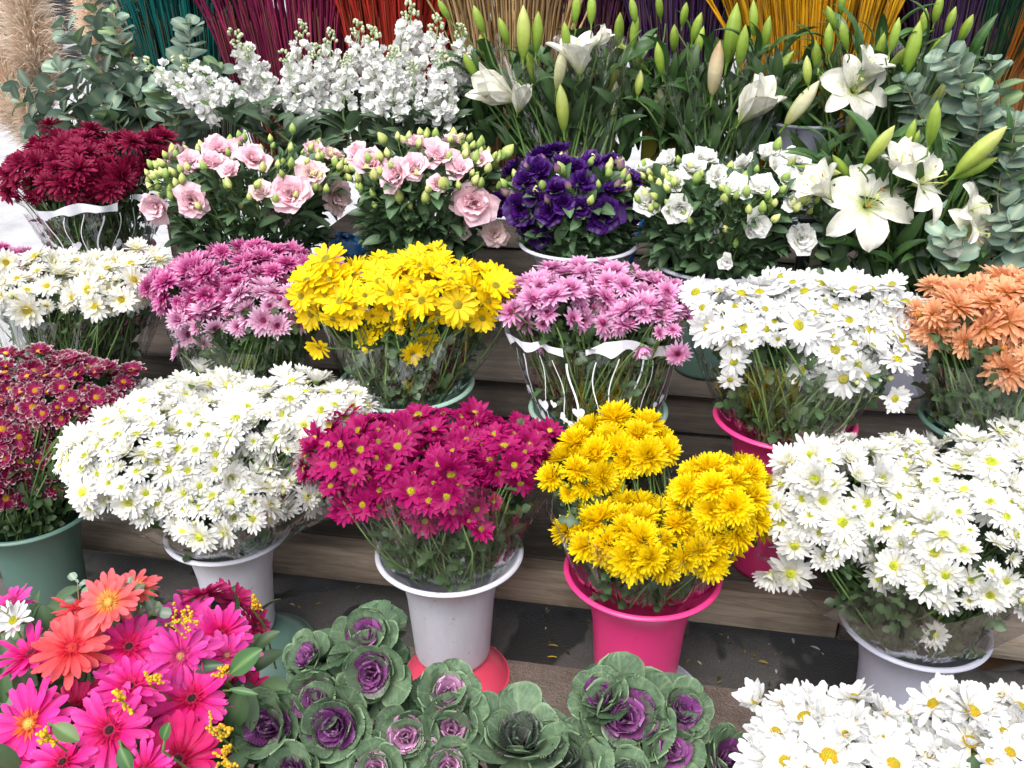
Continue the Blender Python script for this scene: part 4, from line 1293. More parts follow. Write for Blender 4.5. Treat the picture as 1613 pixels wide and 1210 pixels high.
def stock(label, x0, y0, x1, y1, wpx, n, Y0):
    """one spike, tip pixel to the foot of its flowers"""
    wpx = wpx * 1.35
    tip, foot = at(x0, y0, Y0), at(x1, y1, Y0)
    k = px2m(foot)
    bc, br, brt, bz = BUCKETS['e1']
    base = foot + (foot - tip) * .5 + np.array([0, 0, -.16])
    base = base * .5 + .5 * np.array([bc[0] + np.clip(base[0] - bc[0], -.05, .05), bc[1], bc[2]])
    o = thing("stock_flower", label, "flower", base, group="white stock spikes behind the pink lisianthus")
    ax = unit(tip - foot)
    L = np.linalg.norm(tip - foot)
    g = Geo()
    tube(g, [base, base * .4 + foot * .6 - ax * .01, foot, tip], [.0045, .004, .0035, .0018], 7, srgb(124, 156, 92), 0)
    part("stem", g.mesh("stem", [STEM]), o, IDENT)
    e1 = unit(np.cross(ax, [0, 1, .2])); e2 = np.cross(ax, e1)
    n = int(n * 1.2)
    for i in range(n):
        f = (i + .5 * R.rand()) / n
        a = i * 2.4 + R.normal() * .3
        rad = wpx * k * .5 * (.82 - .35 * f) * (.75 + .4 * R.rand())
        d = unit(e1 * math.cos(a) + e2 * math.sin(a) + ax * .35)
        p = foot + ax * L * f * .86 + d * rad * .8
        part("floret", FLORETS[R.randint(4)], o, face_matrix(p, unit(d * .8 + np.array([0, -.45, .65])), wpx * k * .42 * (1.05 - .35 * f)))
    for i in range(4):
        f = .88 + .05 * i
        a = i * 2.4
        d = unit(e1 * math.cos(a) + e2 * math.sin(a) + ax * 1.2)
        part("bud_cluster", FBUD[i % 2], o, face_matrix(foot + ax * L * f + d * wpx * k * .12, d, wpx * k * .16))
    g = Geo()
    T, X, U = [], [], []
    for i in range(16):
        f = R.rand()
        p = base * (1 - f) + foot * f
        a = R.rand() * 6.283
        X.append(unit([math.cos(a), math.sin(a) - .3, .8])); U.append(unit([0, -.4, 1]) + R.normal(size=3) * .3); T.append(p)
    g.stamp(STOCK_LEAF, frames(np.array(X), np.array(U)) * R.uniform(.09, .15, 16)[:, None, None], np.array(T), R.uniform(.7, 1.1, 16))
    part("foliage", g.mesh("foliage", [LEAF]), o, IDENT, kind="stuff")

for a in [("leftmost white stock spike, leaning far left towards the eucalyptus", 232, 98, 350, 178, 40, 16, 2.68), ("white stock spike leaning left just above the leftmost one", 288, 96, 388, 172, 36, 14, 2.68),
          ("white stock spike against the teal grass, left of the magenta grass", 376, 62, 424, 172, 44, 20, 2.95), ("tall white stock spike in front of the magenta grass, left of centre", 478, 50, 462, 190, 40, 24, 2.93),
          ("thin-topped white stock spike at the middle of the magenta grass", 522, 62, 512, 186, 38, 20, 2.97), ("low white stock spike just right of the magenta grass stems", 452, 92, 476, 192, 36, 16, 2.86),
          ("white stock spike below the gap of magenta and red grass", 566, 48, 560, 150, 40, 20, 2.97), ("broad white stock spike at the left of the red grass", 590, 58, 596, 186, 44, 24, 2.9),
          ("tallest white stock spike, in front of the red grass", 648, 22, 632, 150, 46, 26, 2.95), ("white stock spike in the middle with low hanging florets", 622, 90, 618, 186, 42, 18, 2.85),
          ("dense white stock spike at the right of the red grass", 690, 42, 672, 166, 44, 24, 2.93), ("white stock spike whose florets hang lowest, on the right", 698, 95, 696, 198, 42, 20, 2.84),
          ("short white stock spike below the tallest one", 652, 110, 650, 196, 36, 16, 2.85), ("rightmost white stock spike, beside the lily leaves", 728, 52, 722, 160, 38, 18, 2.95),
          ("small white stock spike left of the dense central ones", 548, 100, 540, 180, 36, 14, 2.87),
          ("lowest white stock spike at the left, among the eucalyptus leaves", 268, 128, 352, 182, 36, 12, 2.68), ("white stock spike leaning left of the one against the teal grass", 392, 82, 440, 176, 36, 14, 2.9),
          ("white stock spike between the two tall ones over the magenta grass", 500, 84, 492, 194, 40, 18, 2.9)]:
    stock(*a)

# ------------------------------------------------------------------ eucalyptus
def eucalyptus(label, pts, Y0, leafpx, n, group, dy=0.0, blue=0.3, thick=1.0):
    P = [at(x, y, Y0 + dy * i / max(1, len(pts) - 1)) for i, (x, y) in enumerate(pts)]
    P = np.array(P)
    # smooth the branch
    tt = np.linspace(0, len(P) - 1, 24)
    Q = np.stack([np.interp(tt, np.arange(len(P)), P[:, i]) for i in range(3)], -1)
    for _ in range(3):
        Q[1:-1] = (Q[:-2] + 2 * Q[1:-1] + Q[2:]) / 4
    o = thing("eucalyptus_branch", label, "foliage", Q[0], group=group)
    k = px2m(Q[12])
    g = Geo()
    tube(g, Q, np.linspace(.003, .0012, 24) * thick, 6, srgb(150, 140, 104), 0)
    part("stem", g.mesh("stem", [STEM]), o, IDENT)
    T, X, U, S = [], [], [], []
    a0 = R.rand() * 6
    for i in range(n):
        f = .06 + .94 * i / (n - 1)
        j = f * 22.9
        p = Q[int(j)] * (1 - j % 1) + Q[int(j) + 1] * (j % 1)
        tg = unit(Q[min(23, int(j) + 2)] - Q[max(0, int(j) - 1)])
        e1 = unit(np.cross(tg, [.1, 1, .2])); e2 = np.cross(tg, e1)
        a = a0 + i * (math.pi / 2 + .25)
        for sd in (0, math.pi):
            d = unit(e1 * math.cos(a + sd) + e2 * math.sin(a + sd) + tg * .45 + R.normal(size=3) * .15)
            T.append(p + d * .006); X.append(d); U.append(unit(tg * .9 + np.array([0, -.5, .5]) + R.normal(size=3) * .3))
            S.append(leafpx * 1.3 * k * (1.0 - .35 * f ** 2) * R.uniform(.8, 1.15))
    T.append(Q[-1]); X.append(unit(Q[-1] - Q[-3])); U.append(np.array([0, -.5, .8])); S.append(leafpx * k * .45)
    g = Geo()
    tint = np.stack([R.uniform(.72, 1.12, len(T))] * 3, -1) * (1 + np.outer(R.rand(len(T)) * blue, [-.05, .02, .12]))
    tint[R.rand(len(T)) < .2] *= np.array([1.0, 1.08, .72])
    g.stamp(GUM_LEAF, frames(np.array(X), np.array(U)) * np.array(S)[:, None, None], np.array(T), tint, 0)
    part("foliage", g.mesh("foliage", [GUM]), o, IDENT)

GL = "eucalyptus branches at the left of the stall"
for i, (lb, pts, n) in enumerate([
        ("eucalyptus branch reaching farthest left across the pampas grass", [(230, 260), (150, 180), (80, 140), (4, 136)], 12),
        ("eucalyptus branch drooping left below the pampas plume", [(225, 265), (150, 200), (80, 170), (30, 160)], 9),
        ("eucalyptus branch climbing past the blue car", [(235, 260), (190, 150), (140, 90), (98, 40)], 13),
        ("eucalyptus branch rising in front of the second pampas plume", [(240, 260), (190, 130), (165, 60), (140, 2)], 15),
        ("tall eucalyptus branch against the teal grass, its tip at the picture's top", [(245, 260), (215, 150), (190, 80), (180, 20)], 13),
        ("upright blue-green eucalyptus sprig left of the white stock, before the teal grass", [(270, 240), (290, 140), (300, 80), (298, 40)], 10),
        ("broad-leaved eucalyptus branch beside the leftmost stock spike", [(250, 260), (262, 170), (264, 150), (250, 128)], 8),
        ("eucalyptus branch just above the dark red chrysanthemums", [(250, 270), (180, 215), (120, 200), (60, 208)], 12),
        ("eucalyptus branch hanging over the dark red chrysanthemums on the right", [(230, 250), (235, 190), (250, 175), (285, 190)], 10),
        ("dense eucalyptus branch at the middle of the left-hand clump", [(235, 265), (200, 190), (170, 140), (130, 112)], 14),
        ("eucalyptus branch with lime-tinted leaves near the top of the clump", [(245, 265), (215, 170), (205, 140), (212, 105)], 11),
        ("eucalyptus branch bending down at the left edge of the clump", [(220, 265), (130, 200), (70, 190), (52, 228)], 11),
        ("eucalyptus branch in the shade behind the stock foliage", [(280, 255), (300, 190), (330, 150), (345, 110)], 11),
        ("low eucalyptus branch lying over the road behind the dark red flowers' left half", [(230, 270), (150, 235), (100, 215), (72, 190)], 12),
        ("short eucalyptus branch filling the clump just left of the lowest stock spike", [(240, 270), (225, 220), (215, 180), (200, 150)], 12),
        ("eucalyptus branch across the foot of the second pampas plume", [(235, 265), (170, 170), (120, 140), (92, 108)], 12),
        ("eucalyptus branch leaning over the middle of the dark red flowers", [(240, 270), (200, 230), (180, 200), (165, 180)], 10)]):
    eucalyptus(lb, pts, 2.78 + .03 * (i % 5), 29, n + 3, GL, dy=R.uniform(-.12, .1))
GR_ = "eucalyptus branches at the right of the stall"
for i, (lb, pts, n) in enumerate([
        ("eucalyptus branch arching left between the lily buds on the right", [(1500, 330), (1470, 220), (1440, 165), (1425, 128)], 12),
        ("eucalyptus branch rising highest among the right-hand lilies", [(1520, 330), (1530, 200), (1520, 130), (1490, 92)], 15),
        ("eucalyptus branch curving past the dark back panel at the far right", [(1530, 330), (1565, 230), (1575, 150), (1560, 100)], 15),
        ("eucalyptus branch with large round leaves above the rightmost pale lily bud", [(1510, 330), (1530, 240), (1545, 190), (1540, 150)], 12),
        ("eucalyptus branch near the right edge beside the blue frame", [(1620, 480), (1600, 350), (1590, 250), (1600, 190)], 16),
        ("eucalyptus branch spilling over the right edge above the orange flowers", [(1640, 470), (1600, 420), (1570, 400), (1550, 410)], 9),
        ("eucalyptus branch between the drooping lily and the right edge", [(1630, 480), (1580, 380), (1570, 310), (1580, 260)], 13),
        ("low eucalyptus branch in the corner above the orange flowers", [(1660, 440), (1620, 400), (1600, 380), (1590, 350)], 9),
        ("shaded eucalyptus branch between the white lisianthus and the big lilies", [(1330, 450), (1312, 410), (1305, 370), (1300, 335)], 13),
        ("eucalyptus sprig under the biggest open lily", [(1440, 450), (1480, 430), (1500, 400), (1490, 370)], 9)]):
    eucalyptus(lb, pts, (2.80 if i < 4 else 2.35) + .02 * (i % 3), 34 if i != 8 else 26, n, GR_, dy=R.uniform(-.08, .05), blue=.2)

# ------------------------------------------------------------------ gerberas
def gerbera_kind(c0, c1, c2, cen, cen2, ruff):
    out = []
    for s in range(2):
        g, r_, d = Geo(), Geo(), Geo()
        long_ = lambda t: np.clip(np.interp(t, [0, .2, .55, .8, .93, 1], [.35, .60, .95, 1, .82, .36]), .05, 1)
        col = lambda t, x: two(t, c0, c1, c2, .4)
        ring(g, 20, .80, .235, -6, 6, base=.20, cup=.28, jit=.15, cv=.07, wf=long_, col=col, nl=6, nw=4)
        ring(g, 17, .70, .22, 10, 8, ph=.5, base=.18, cup=.26, jit=.15, cv=.07, wf=long_, col=col, nl=6, nw=4, zoff=.02)
        lathe(g, [[.02, -.20], [.10, -.18], [.17, -.08], [.20, 0.0]], 12, srgb(96, 126, 64), m=1)
        ring(r_, 26, .26, .06, 28, 18, base=.16, cup=.3, jit=.2, wf=lance, col=lambda t, x: mix(ruff * .7, ruff, t), nl=3, nw=2, zoff=.03)
        ring(r_, 24, .17, .045, 48, 36, base=.12, cup=.3, jit=.2, wf=lance, col=lambda t, x: mix(ruff * .6, ruff, t), nl=3, nw=2, zoff=.04)
        dome(d, .10, .05, cen, cen, z0=.055, dent=.6, nr=4, na=14); lathe(d, [[.10, .05], [.14, .06], [.17, .03]], 20, cen2)
        out.append((g.mesh("petal_ring", [GERB, STEM]), r_.mesh("inner_ruffle", [PETAL]), d.mesh("flower_center", [GRAIN])))
    return out

HOT = (srgb(236, 16, 116), srgb(246, 36, 152), srgb(250, 84, 186))
GK = {'hot': gerbera_kind(*HOT, srgb(46, 12, 24), srgb(190, 20, 70), srgb(230, 20, 104)),
      'sun': gerbera_kind(srgb(240, 30, 130), srgb(248, 44, 160), srgb(250, 70, 180), srgb(230, 190, 90), srgb(226, 140, 60), srgb(240, 120, 60)),
      'lilac': gerbera_kind(srgb(232, 40, 140), srgb(240, 60, 172), srgb(246, 90, 190), srgb(200, 150, 90), srgb(196, 60, 110), srgb(232, 70, 150)),
      'coral': gerbera_kind(srgb(244, 70, 80), srgb(246, 88, 92), srgb(248, 110, 116), srgb(210, 60, 50), srgb(226, 50, 60), srgb(236, 44, 70)),
      'coraly': gerbera_kind(srgb(248, 170, 80), srgb(248, 104, 100), srgb(250, 120, 128), srgb(236, 190, 90), srgb(244, 170, 70), srgb(248, 180, 90)),
      'deep': gerbera_kind(srgb(206, 14, 84), srgb(226, 22, 112), srgb(236, 40, 130), srgb(50, 10, 20), srgb(150, 10, 50), srgb(206, 16, 80)),
      'dusk': gerbera_kind(srgb(190, 20, 90), srgb(212, 36, 116), srgb(226, 70, 140), srgb(60, 14, 30), srgb(150, 20, 60), srgb(200, 30, 90))}
GC = atz(215, 1130, .22)
for (lb, x, y, r, kd, dv) in [
        ("hot pink gerbera with a yellow and orange eye, at the left edge", 44, 1140, 66, 'sun', (-.1, -.55, .8)), ("large hot pink gerbera with a dark red eye, in the lower middle of the bunch", 172, 1150, 70, 'hot', (0, -.6, .8)),
        ("large coral gerbera in the left part of the bunch", 112, 1020, 60, 'coral', (.1, -.35, .9)), ("hot pink gerbera seen from the side, above the one with the yellow eye", 48, 1028, 60, 'hot', (-.25, .0, .95)),
        ("hot pink gerbera with a dark eye at the centre of the bunch's back half", 203, 1018, 60, 'hot', (.1, -.35, .9)), ("hot pink gerbera leaning right over the middle of the bunch", 205, 1080, 58, 'hot', (.1, -.05, 1)),
        ("lilac pink gerbera with long upright petals at the middle", 284, 1034, 56, 'lilac', (0, -.7, .65)), ("pink gerbera tilted back, crowned by a goldenrod sprig", 290, 970, 48, 'lilac', (.1, .0, 1)),
        ("bright pink gerbera with a black eye at the upper right of the bunch", 347, 1000, 52, 'hot', (.2, -.5, .8)), ("coral gerbera with a yellow eye at the back of the bunch", 170, 948, 50, 'coraly', (-.15, -.5, .75)),
        ("salmon gerbera half hidden at the back left, behind an upright sprig", 125, 955, 46, 'coral', (-.2, .1, .9)), ("coral pink gerbera facing up at the very back of the bunch", 208, 925, 44, 'coraly', (.2, .1, .9)),
        ("dusky pink gerbera seen from behind at the top right", 318, 935, 46, 'dusk', (-.3, .45, .8)), ("dusky pink gerbera in profile in front of the off-white bucket", 372, 945, 42, 'dusk', (.55, .2, .7)),
        ("drooping dark pink gerbera at the far right of the bunch", 402, 985, 38, 'dusk', (.9, -.2, .3)), ("wide hot pink gerbera with layered petals right of the bunch's middle", 302, 1100, 68, 'hot', (.05, -.3, .95)),
        ("red-pink gerbera beside the ornamental cabbages", 378, 1105, 54, 'deep', (.35, -.45, .8)), ("pink gerbera just below the black-eyed one", 358, 1032, 46, 'lilac', (.25, -.05, .95)),
        ("deep pink gerbera with a dark eye at the bottom right of the bunch", 280, 1196, 70, 'deep', (.05, -.6, .8)), ("hot pink gerbera cut by the bottom edge, below the large dark red-eyed one", 98, 1200, 62, 'hot', (-.1, -.3, .9)),
        ("hot pink gerbera in the bottom left corner", 18, 1195, 56, 'sun', (-.2, -.4, .9)), ("shaded dark pink gerbera tucked behind the yellow-eyed one", 118, 1115, 48, 'deep', (0, -.5, .8)),
        ("small pink gerbera at the left edge above the white daisy", 16, 948, 36, 'lilac', (-.3, 0, .9)), ("pink gerbera cut by the bottom edge in the middle of the bunch", 225, 1215, 50, 'hot', (0, -.4, .9)),
        ("dark pink gerbera peeking out at the left edge by the dark leaf", 4, 985, 28, 'deep', (-.5, -.2, .8)), ("shaded deep pink gerbera filling the gap under the layered one", 240, 1125, 46, 'deep', (.1, -.5, .8)),
        ("deep pink gerbera under the right side leaf of the bunch", 345, 1160, 50, 'deep', (.3, -.4, .8))]:
    h = .60 - .10 * ((x - 200) / 200.0) ** 2 + .015 * R.normal() + (.02 if kd in ("coral", "coraly") else 0) - (.05 if kd in ('deep', 'dusk') else 0)
    if y > 1150:
        h -= .03
    p = atz(x, y, h)
    s = r * px2m(p)
    d = unit(np.array(dv) + R.normal(size=3) * .05)
    base = GC + (p - GC) * np.array([.25, .25, 0])
    o = thing("gerbera", lb, "flower", base, group="gerberas at the front left")
    M = face_matrix(p - d * s * .05, d, s)
    a, b, c = GK[kd][R.randint(2)]
    part("petal_ring", a, o, M); part("inner_ruffle", b, o, M); part("flower_center", c, o, M)
    part("stem", GREEN_STEM[R.randint(3)], o, line_matrix(base, p - d * s * .2, .0028))

def sprig(label, x, y, s_px, dv, z=.6):
    """goldenrod: little arched twigs set with tiny yellow florets"""
    p = atz(x, y, z)
    s = s_px * px2m(p)
    d = unit(dv)
    b = p + np.array([0, .07, -.2])
    o = thing("goldenrod_sprig", label, "flower", b, group="goldenrod sprigs among the gerberas")
    g, f = Geo(), Geo()
    tube(g, [b, b * .3 + p * .7 - np.array([0, -.02, .02]), p - d * s * .5, p + d * s * .5], [.002, .0018, .0015, .001], 5, srgb(120, 140, 60), 0)
    gg = Geo(); lathe(gg, [[.02, -1], [.8, -.5], [1, 0], [.8, .5], [.02, 1]], 6)
    T = []
    for k in range(9):
        a = R.rand() * 6.283
        q = p + d * s * (k / 9 - .45)
        e = q + unit(R.normal(size=3) + d * .6) * s * .62 * (1.15 - k / 9)
        tube(g, [q, e], [.001, .0006], 4, srgb(150, 150, 60), 0, False)
        for j in range(9):
            T.append(q * (1 - j / 8.0) + e * (j / 8.0) + R.normal(size=3) * s * .03)
    n = len(T)
    M = np.tile(np.eye(3)[None], (n, 1, 1)) * R.uniform(.0014, .0028, n)[:, None, None]
    gg.c[0] = np.tile(srgb(226, 178, 20), (len(gg.v[0]), 1))
    f.stamp(gg.tpl(), M, np.array(T), R.uniform(.7, 1.15, n))
    part("stem", g.mesh("stem", [STEM]), o, IDENT)
    part("flower_head", f.mesh("flower_head", [GRAIN]), o, IDENT)

for a in [("goldenrod sprig lying across the top pink gerbera", 286, 980, 56, (.9, -.1, .2), .63), ("goldenrod sprig standing in the middle of the gerberas", 190, 1100, 34, (-.1, -.3, .9), .64),
          ("goldenrod sprig at the lower left beside the yellow-eyed gerbera", 77, 1162, 40, (-.2, -.3, .8), .61), ("goldenrod sprig right of the gerberas near the cabbages", 345, 1147, 44, (.9, -.2, .1), .58),
          ("goldenrod sprig in the lower right corner of the gerberas", 354, 1192, 42, (.2, -.2, .9), .56), ("goldenrod tip at the right behind the drooping gerbera", 398, 950, 22, (.2, 0, 1), .55),
          ("goldenrod sprig under the leaning middle gerbera", 242, 1070, 30, (.5, -.1, .6), .62), ("goldenrod sprig below the right side leaf", 352, 1062, 30, (.3, 0, .9), .58)]:
    sprig(*a)

def single_leaf(label, x, y, L, W, ang, z, c0, c1, cat="leaf", name="ruscus_leaf", tw=.6, group=None):
    p = atz(x, y, z)
    k = px2m(p)
    a = math.radians(ang)
    xd = unit(RIGHT * math.cos(a) + UPV * math.sin(a) + np.array([0, -.15, 0]))
    up = unit(np.array([0, -.55, .8]) + R.normal(size=3) * .1)
    g = Geo()
    v, q, c, pr = petal(1, W / L, 12, -14, nl=10, nw=6, wf=oval if name == "ruscus_leaf" else rnd, cup=.25, col=lambda t, s: mix(c1, c0, np.clip(np.abs(s) * 3, 0, 1)))
    F = frames(xd[None], up[None])[0] * L * k
    b = p - xd * L * k * .5
    g.add(v @ F.T + b, q, None, c, pr)
    o = thing(name, label, cat, b - np.array([0, 0, .1]), group=group)
    part("leaf_blade", g.mesh("leaf_blade", [LEAF]), o, IDENT)
    g = Geo(); tube(g, [b + np.array([0, .06, -.12]), b - xd * .012 - np.array([0, -.005, .01]), b + xd * .01], [.002, .0018, .0012], 5, c1, 0)
    part("stem", g.mesh("stem", [STEM]), o, IDENT)

dg, lg = srgb(58, 96, 50), srgb(98, 132, 74)
GRL = "green leaves among the gerberas"
single_leaf("big pointed green leaf right of the gerberas, reaching over to the cabbages", 388, 1042, 68, 36, 42, .60, dg, lg, group=GRL)
single_leaf("olive green leaf at the lower left among the gerberas", 104, 1155, 50, 28, -24, .64, srgb(88, 110, 56), lg, group=GRL)
single_leaf("green leaf at the bottom edge between the large gerberas", 198, 1196, 40, 26, -60, .62, dg, lg, group=GRL)
single_leaf("thin edge-on leaf under the red-pink gerbera", 384, 1090, 48, 12, -4, .57, dg, lg, group=GRL)
single_leaf("green leaf standing at the back right of the coral gerberas", 234, 938, 44, 24, 75, .50, dg, lg, group=GRL)
single_leaf("small round green leaf in the lower middle of the gerberas", 262, 1152, 32, 20, 70, .64, dg, lg, group=GRL)
single_leaf("dark green leaf lying flat in the gap behind the lilac pink gerbera", 325, 1050, 60, 20, 12, .57, srgb(40, 62, 44), dg, group=GRL)
for (lb, pts, n, lp) in [("bare-stemmed eucalyptus sprig standing up behind the salmon gerbera", [(126, 975), (124, 945), (122, 918)], 3, 17), ("eucalyptus sprig with small leaves beside the back coral gerbera", [(222, 985), (212, 945), (202, 925)], 5, 18),
                          ("large-leaved eucalyptus sprig behind the centre gerberas", [(215, 990), (230, 975), (244, 964)], 3, 26), ("eucalyptus sprig at the left edge by the white daisy", [(30, 985), (14, 970), (0, 960)], 3, 20)]:
    P0 = atz(pts[0][0], pts[0][1], .56)
    eucalyptus(lb, pts, P0[1] + TY * P0[0], lp, n, "eucalyptus sprigs among the gerberas", blue=.4, thick=.5)
p = atz(22, 978, .57)
o = thing("white_daisy", "single white daisy with a green eye at the left edge, under the small pink gerbera", "flower", p - np.array([0, 0, .2]))
M = face_matrix(p, (-.1, -.5, .8), 32 * px2m(p))
part("petal_ring", KINDS['white_daisy'][0][0], o, M); part("flower_center", KINDS['white_daisy'][0][1], o, M)
part("stem", GREEN_STEM[0], o, line_matrix(p - np.array([0, 0, .2]), p, .002))
# dark filler greens in the gerbera bucket
def filler(name, label, cat, boxes, n, leaf, sc, tint, mat, z0, z1, group=None):
    g = Geo(); T, X, U = [], [], []
    for k in range(n):
        b = boxes[k % len(boxes)]
        p = atz(R.uniform(b[0], b[1]), R.uniform(b[2], b[3]), R.uniform(z0, z1))
        T.append(p); X.append(unit(R.normal(size=3) + np.array([0, 0, .4]))); U.append(unit(np.array([0, -.3, 1]) + R.normal(size=3) * .5))
    g.stamp(leaf, frames(np.array(X), np.array(U)) * R.uniform(sc[0], sc[1], n)[:, None, None], np.array(T), np.outer(R.uniform(.6, 1.1, n), tint))
    solid(name, g.mesh(name, [mat]), label, cat, kind="stuff", group=group)
filler("filler_greenery", "dark green filler leaves between the gerbera stems", "foliage", [(0, 400, 960, 1230)], 420, EUS_LEAF, (.05, .09), (.8, .85, .75), LEAF, .34, .50)

# ------------------------------------------------------------------ ornamental cabbages
def cabbage_kind(heart, hedge, pale=0.0, seeds=2, tight=0):
    out = []
    for s in range(seeds):
        g, h = Geo(), Geo()
        fan = lambda t: np.clip(np.interp(t, [0, .25, .55, .8, .94, 1], [.22, .55, .95, 1, .74, .38]), .05, 1)
        G0, G1, GE = srgb(120, 140, 108), srgb(94, 119, 92), srgb(142, 166, 124)
        def colo(t, x):
            c = mix(G0, G1, np.clip(t * 1.1, 0, 1))
            c = mix(c, heart * .8, np.clip(.42 - t, 0, .42) * 1.3 * (1 - np.abs(x)))
            return mix(c, GE, np.clip(np.maximum(np.abs(x) ** 6, t ** 12) - .6, 0, .4) * 1.4)
        def colm(t, x):
            c = two(t, heart, mix(heart, G0, np.full(np.shape(t), .45)), G1, .55)
            return mix(c, GE, np.clip(np.maximum(np.abs(x) ** 6, t ** 12) - .6, 0, .4) * 1.2)
        def colh(t, x):
            c = mix(heart * .85, heart, t)
            return mix(c, hedge, np.clip(t ** 10 - .3, 0, .7) * .9)
        rk = dict(wf=fan, nl=12, nw=14, ruffle=.05, rk=7.5)
        rk['ruffle'] = .04
        ring(g, 6, 1.20, 1.05, 24, 40, base=.05, cup=.24, jit=.13, cv=.12, col=colo, **rk)
        ring(g, 5, 1.02, 1.02, 42 + tight, 50, ph=.5, base=.05, cup=.28, jit=.12, cv=.12, col=colo, **rk)
        ring(g, 3, .84, .80, 52 + tight, 52, ph=.2, base=.05, cup=.32, jit=.10, cv=.10, col=colm, **rk)
        rk = dict(wf=fan, nl=8, nw=12, ruffle=.045, rk=7)
        ring(h, 5, .84, .82, 52, 56, ph=.3, base=.04, cup=.36, jit=.12, cv=.15, col=colh, **rk)
        ring(h, 5, .77, .64, 62, 62, ph=.8, base=.03, cup=.42, jit=.12, cv=.15, col=colh, **rk)
        ring(h, 4, .69, .50, 72, 70, ph=.1, base=.02, cup=.5, jit=.10, cv=.15, col=colh, **rk)
        ring(h, 4, .62, .34, 82, 80, ph=.5, base=.01, cup=.7, jit=.10, cv=.15, col=colh, **rk)
        out.append((g.mesh("outer_leaf_rosette", [CAB]), h.mesh("heart", [CABH])))
    return out
CAB_LEAF = leaf_tpl(1, .95, 25, -10, 8, 8, lambda t: np.clip(np.interp(t, [0, .25, .55, .8, .94, 1], [.22, .55, .95, 1, .74, .38]), .05, 1), .25, srgb(98, 126, 92), srgb(70, 100, 72), ruffle=.05, rk=7)
PUR = srgb(174, 98, 168)
CK = {'p': cabbage_kind(PUR, srgb(96, 112, 96)), 'd': cabbage_kind(srgb(126, 62, 126), srgb(126, 120, 124)), 'k': cabbage_kind(srgb(214, 160, 198), srgb(216, 186, 208), tight=6), 'g': cabbage_kind(srgb(84, 104, 84), srgb(116, 140, 108))}
for (lb, x, y, r, kd, dv, z) in [
        ("small purple-hearted cabbage, farthest back and tallest on its stalk", 576, 996, 58, 'p', (-.1, -.5, .75), .40), ("purple-hearted cabbage half hidden at the back left of the group", 478, 1032, 50, 'p', (-.3, -.2, .85), .40),
        ("large cabbage with a bright purple heart below the smallest one", 583, 1062, 76, 'p', (-.05, -.65, .6), .42), ("purple cabbage in the middle of the left group", 494, 1098, 66, 'p', (0, -.6, .75), .46),
        ("dark purple-hearted cabbage beside the gerberas", 418, 1145, 74, 'd', (.1, -.55, .75), .48), ("wide cabbage with a dusky purple heart near the bottom left", 522, 1146, 80, 'd', (0, -.6, .75), .48),
        ("pink-hearted cabbage in front of the white bucket's red-pink stand", 706, 1088, 62, 'k', (.05, -.45, .85), .44), ("mauve-hearted cabbage in the middle of the bottom row", 638, 1162, 66, 'k', (-.05, -.6, .75), .48),
        ("largest pale pink-hearted cabbage, next to the side-on green one", 712, 1146, 72, 'k', (.05, -.6, .75), .48), ("pink-hearted cabbage cut by the bottom edge in the middle", 706, 1212, 62, 'k', (0, -.6, .75), .49),
        ("pink-hearted cabbage at the bottom edge, left of the middle", 590, 1216, 62, 'k', (0, -.6, .75), .49), ("all-green cabbage seen from the side between the pink and purple ones", 822, 1150, 96, 'g', (.05, -.1, .95), .44),
        ("biggest purple cabbage, in front of the bright pink bucket", 990, 1128, 104, 'p', (0, -.55, .8), .48), ("green-leaved cabbage peeking out behind the biggest purple one", 944, 1092, 56, 'd', (-.2, -.2, .9), .43),
        ("purple cabbage half hidden at the right of the biggest one", 1078, 1118, 56, 'd', (.2, -.5, .8), .44), ("violet-hearted cabbage at the bottom right of the group", 1064, 1182, 72, 'p', (.1, -.6, .75), .48),
        ("dark green cabbage at the far right beside the white daisies", 1150, 1192, 62, 'd', (.2, -.45, .85), .48), ("green cabbage cut by the bottom edge left of the biggest purple one", 888, 1195, 84, 'g', (-.1, -.4, .9), .47),
        ("cabbage with pale outer leaves at the bottom edge under the biggest one", 985, 1222, 70, 'g', (0, -.4, .9), .47), ("cabbage cut by the bottom left edge next to the goldenrod", 455, 1212, 62, 'd', (0, -.5, .85), .48)]:
    z = .57 - .11 * np.clip((y - 990) / 220.0, 0, 1) - (.0 if kd == 'g' else 0)
    p = atz(x, y, z)
    s = r * px2m(p)
    d = unit(np.array(dv) + np.array([0, -.12, 0]) + R.normal(size=3) * .07)
    b = p - d * s * .55
    base = np.array([b[0] - d[0] * .1, b[1] + .05, .02])
    o = thing("ornamental_cabbage", lb, "ornamental cabbage", base, group="ornamental cabbages at the front")
    M = face_matrix(b, d, s * .83)
    a, h = CK[kd][R.randint(2)]
    part("outer_leaf_rosette", a, o, M); part("heart", h, o, M)
    g = Geo(); tube(g, [base, base * .4 + b * .6, b + d * s * .05], [.009, .009, .008], 8, srgb(120, 140, 100), 0)
    part("stalk", g.mesh("stalk", [STEM]), o, IDENT)
    g = Geo(); T, X, U = [], [], []
    for k in range(9):
        a_ = R.rand() * 6.283
        T.append(b - d * s * (.35 + .7 * R.rand())); X.append(unit([math.cos(a_), math.sin(a_), .5])); U.append(unit(np.array([0, 0, 1]) + R.normal(size=3) * .2))
    g.stamp(CAB_LEAF, frames(np.array(X), np.array(U)) * R.uniform(.05, .075, 9)[:, None, None], np.array(T), R.uniform(.6, .9, 9))
    part("lower_leaf", g.mesh("lower_leaf", [CAB]), o, IDENT, kind="stuff")

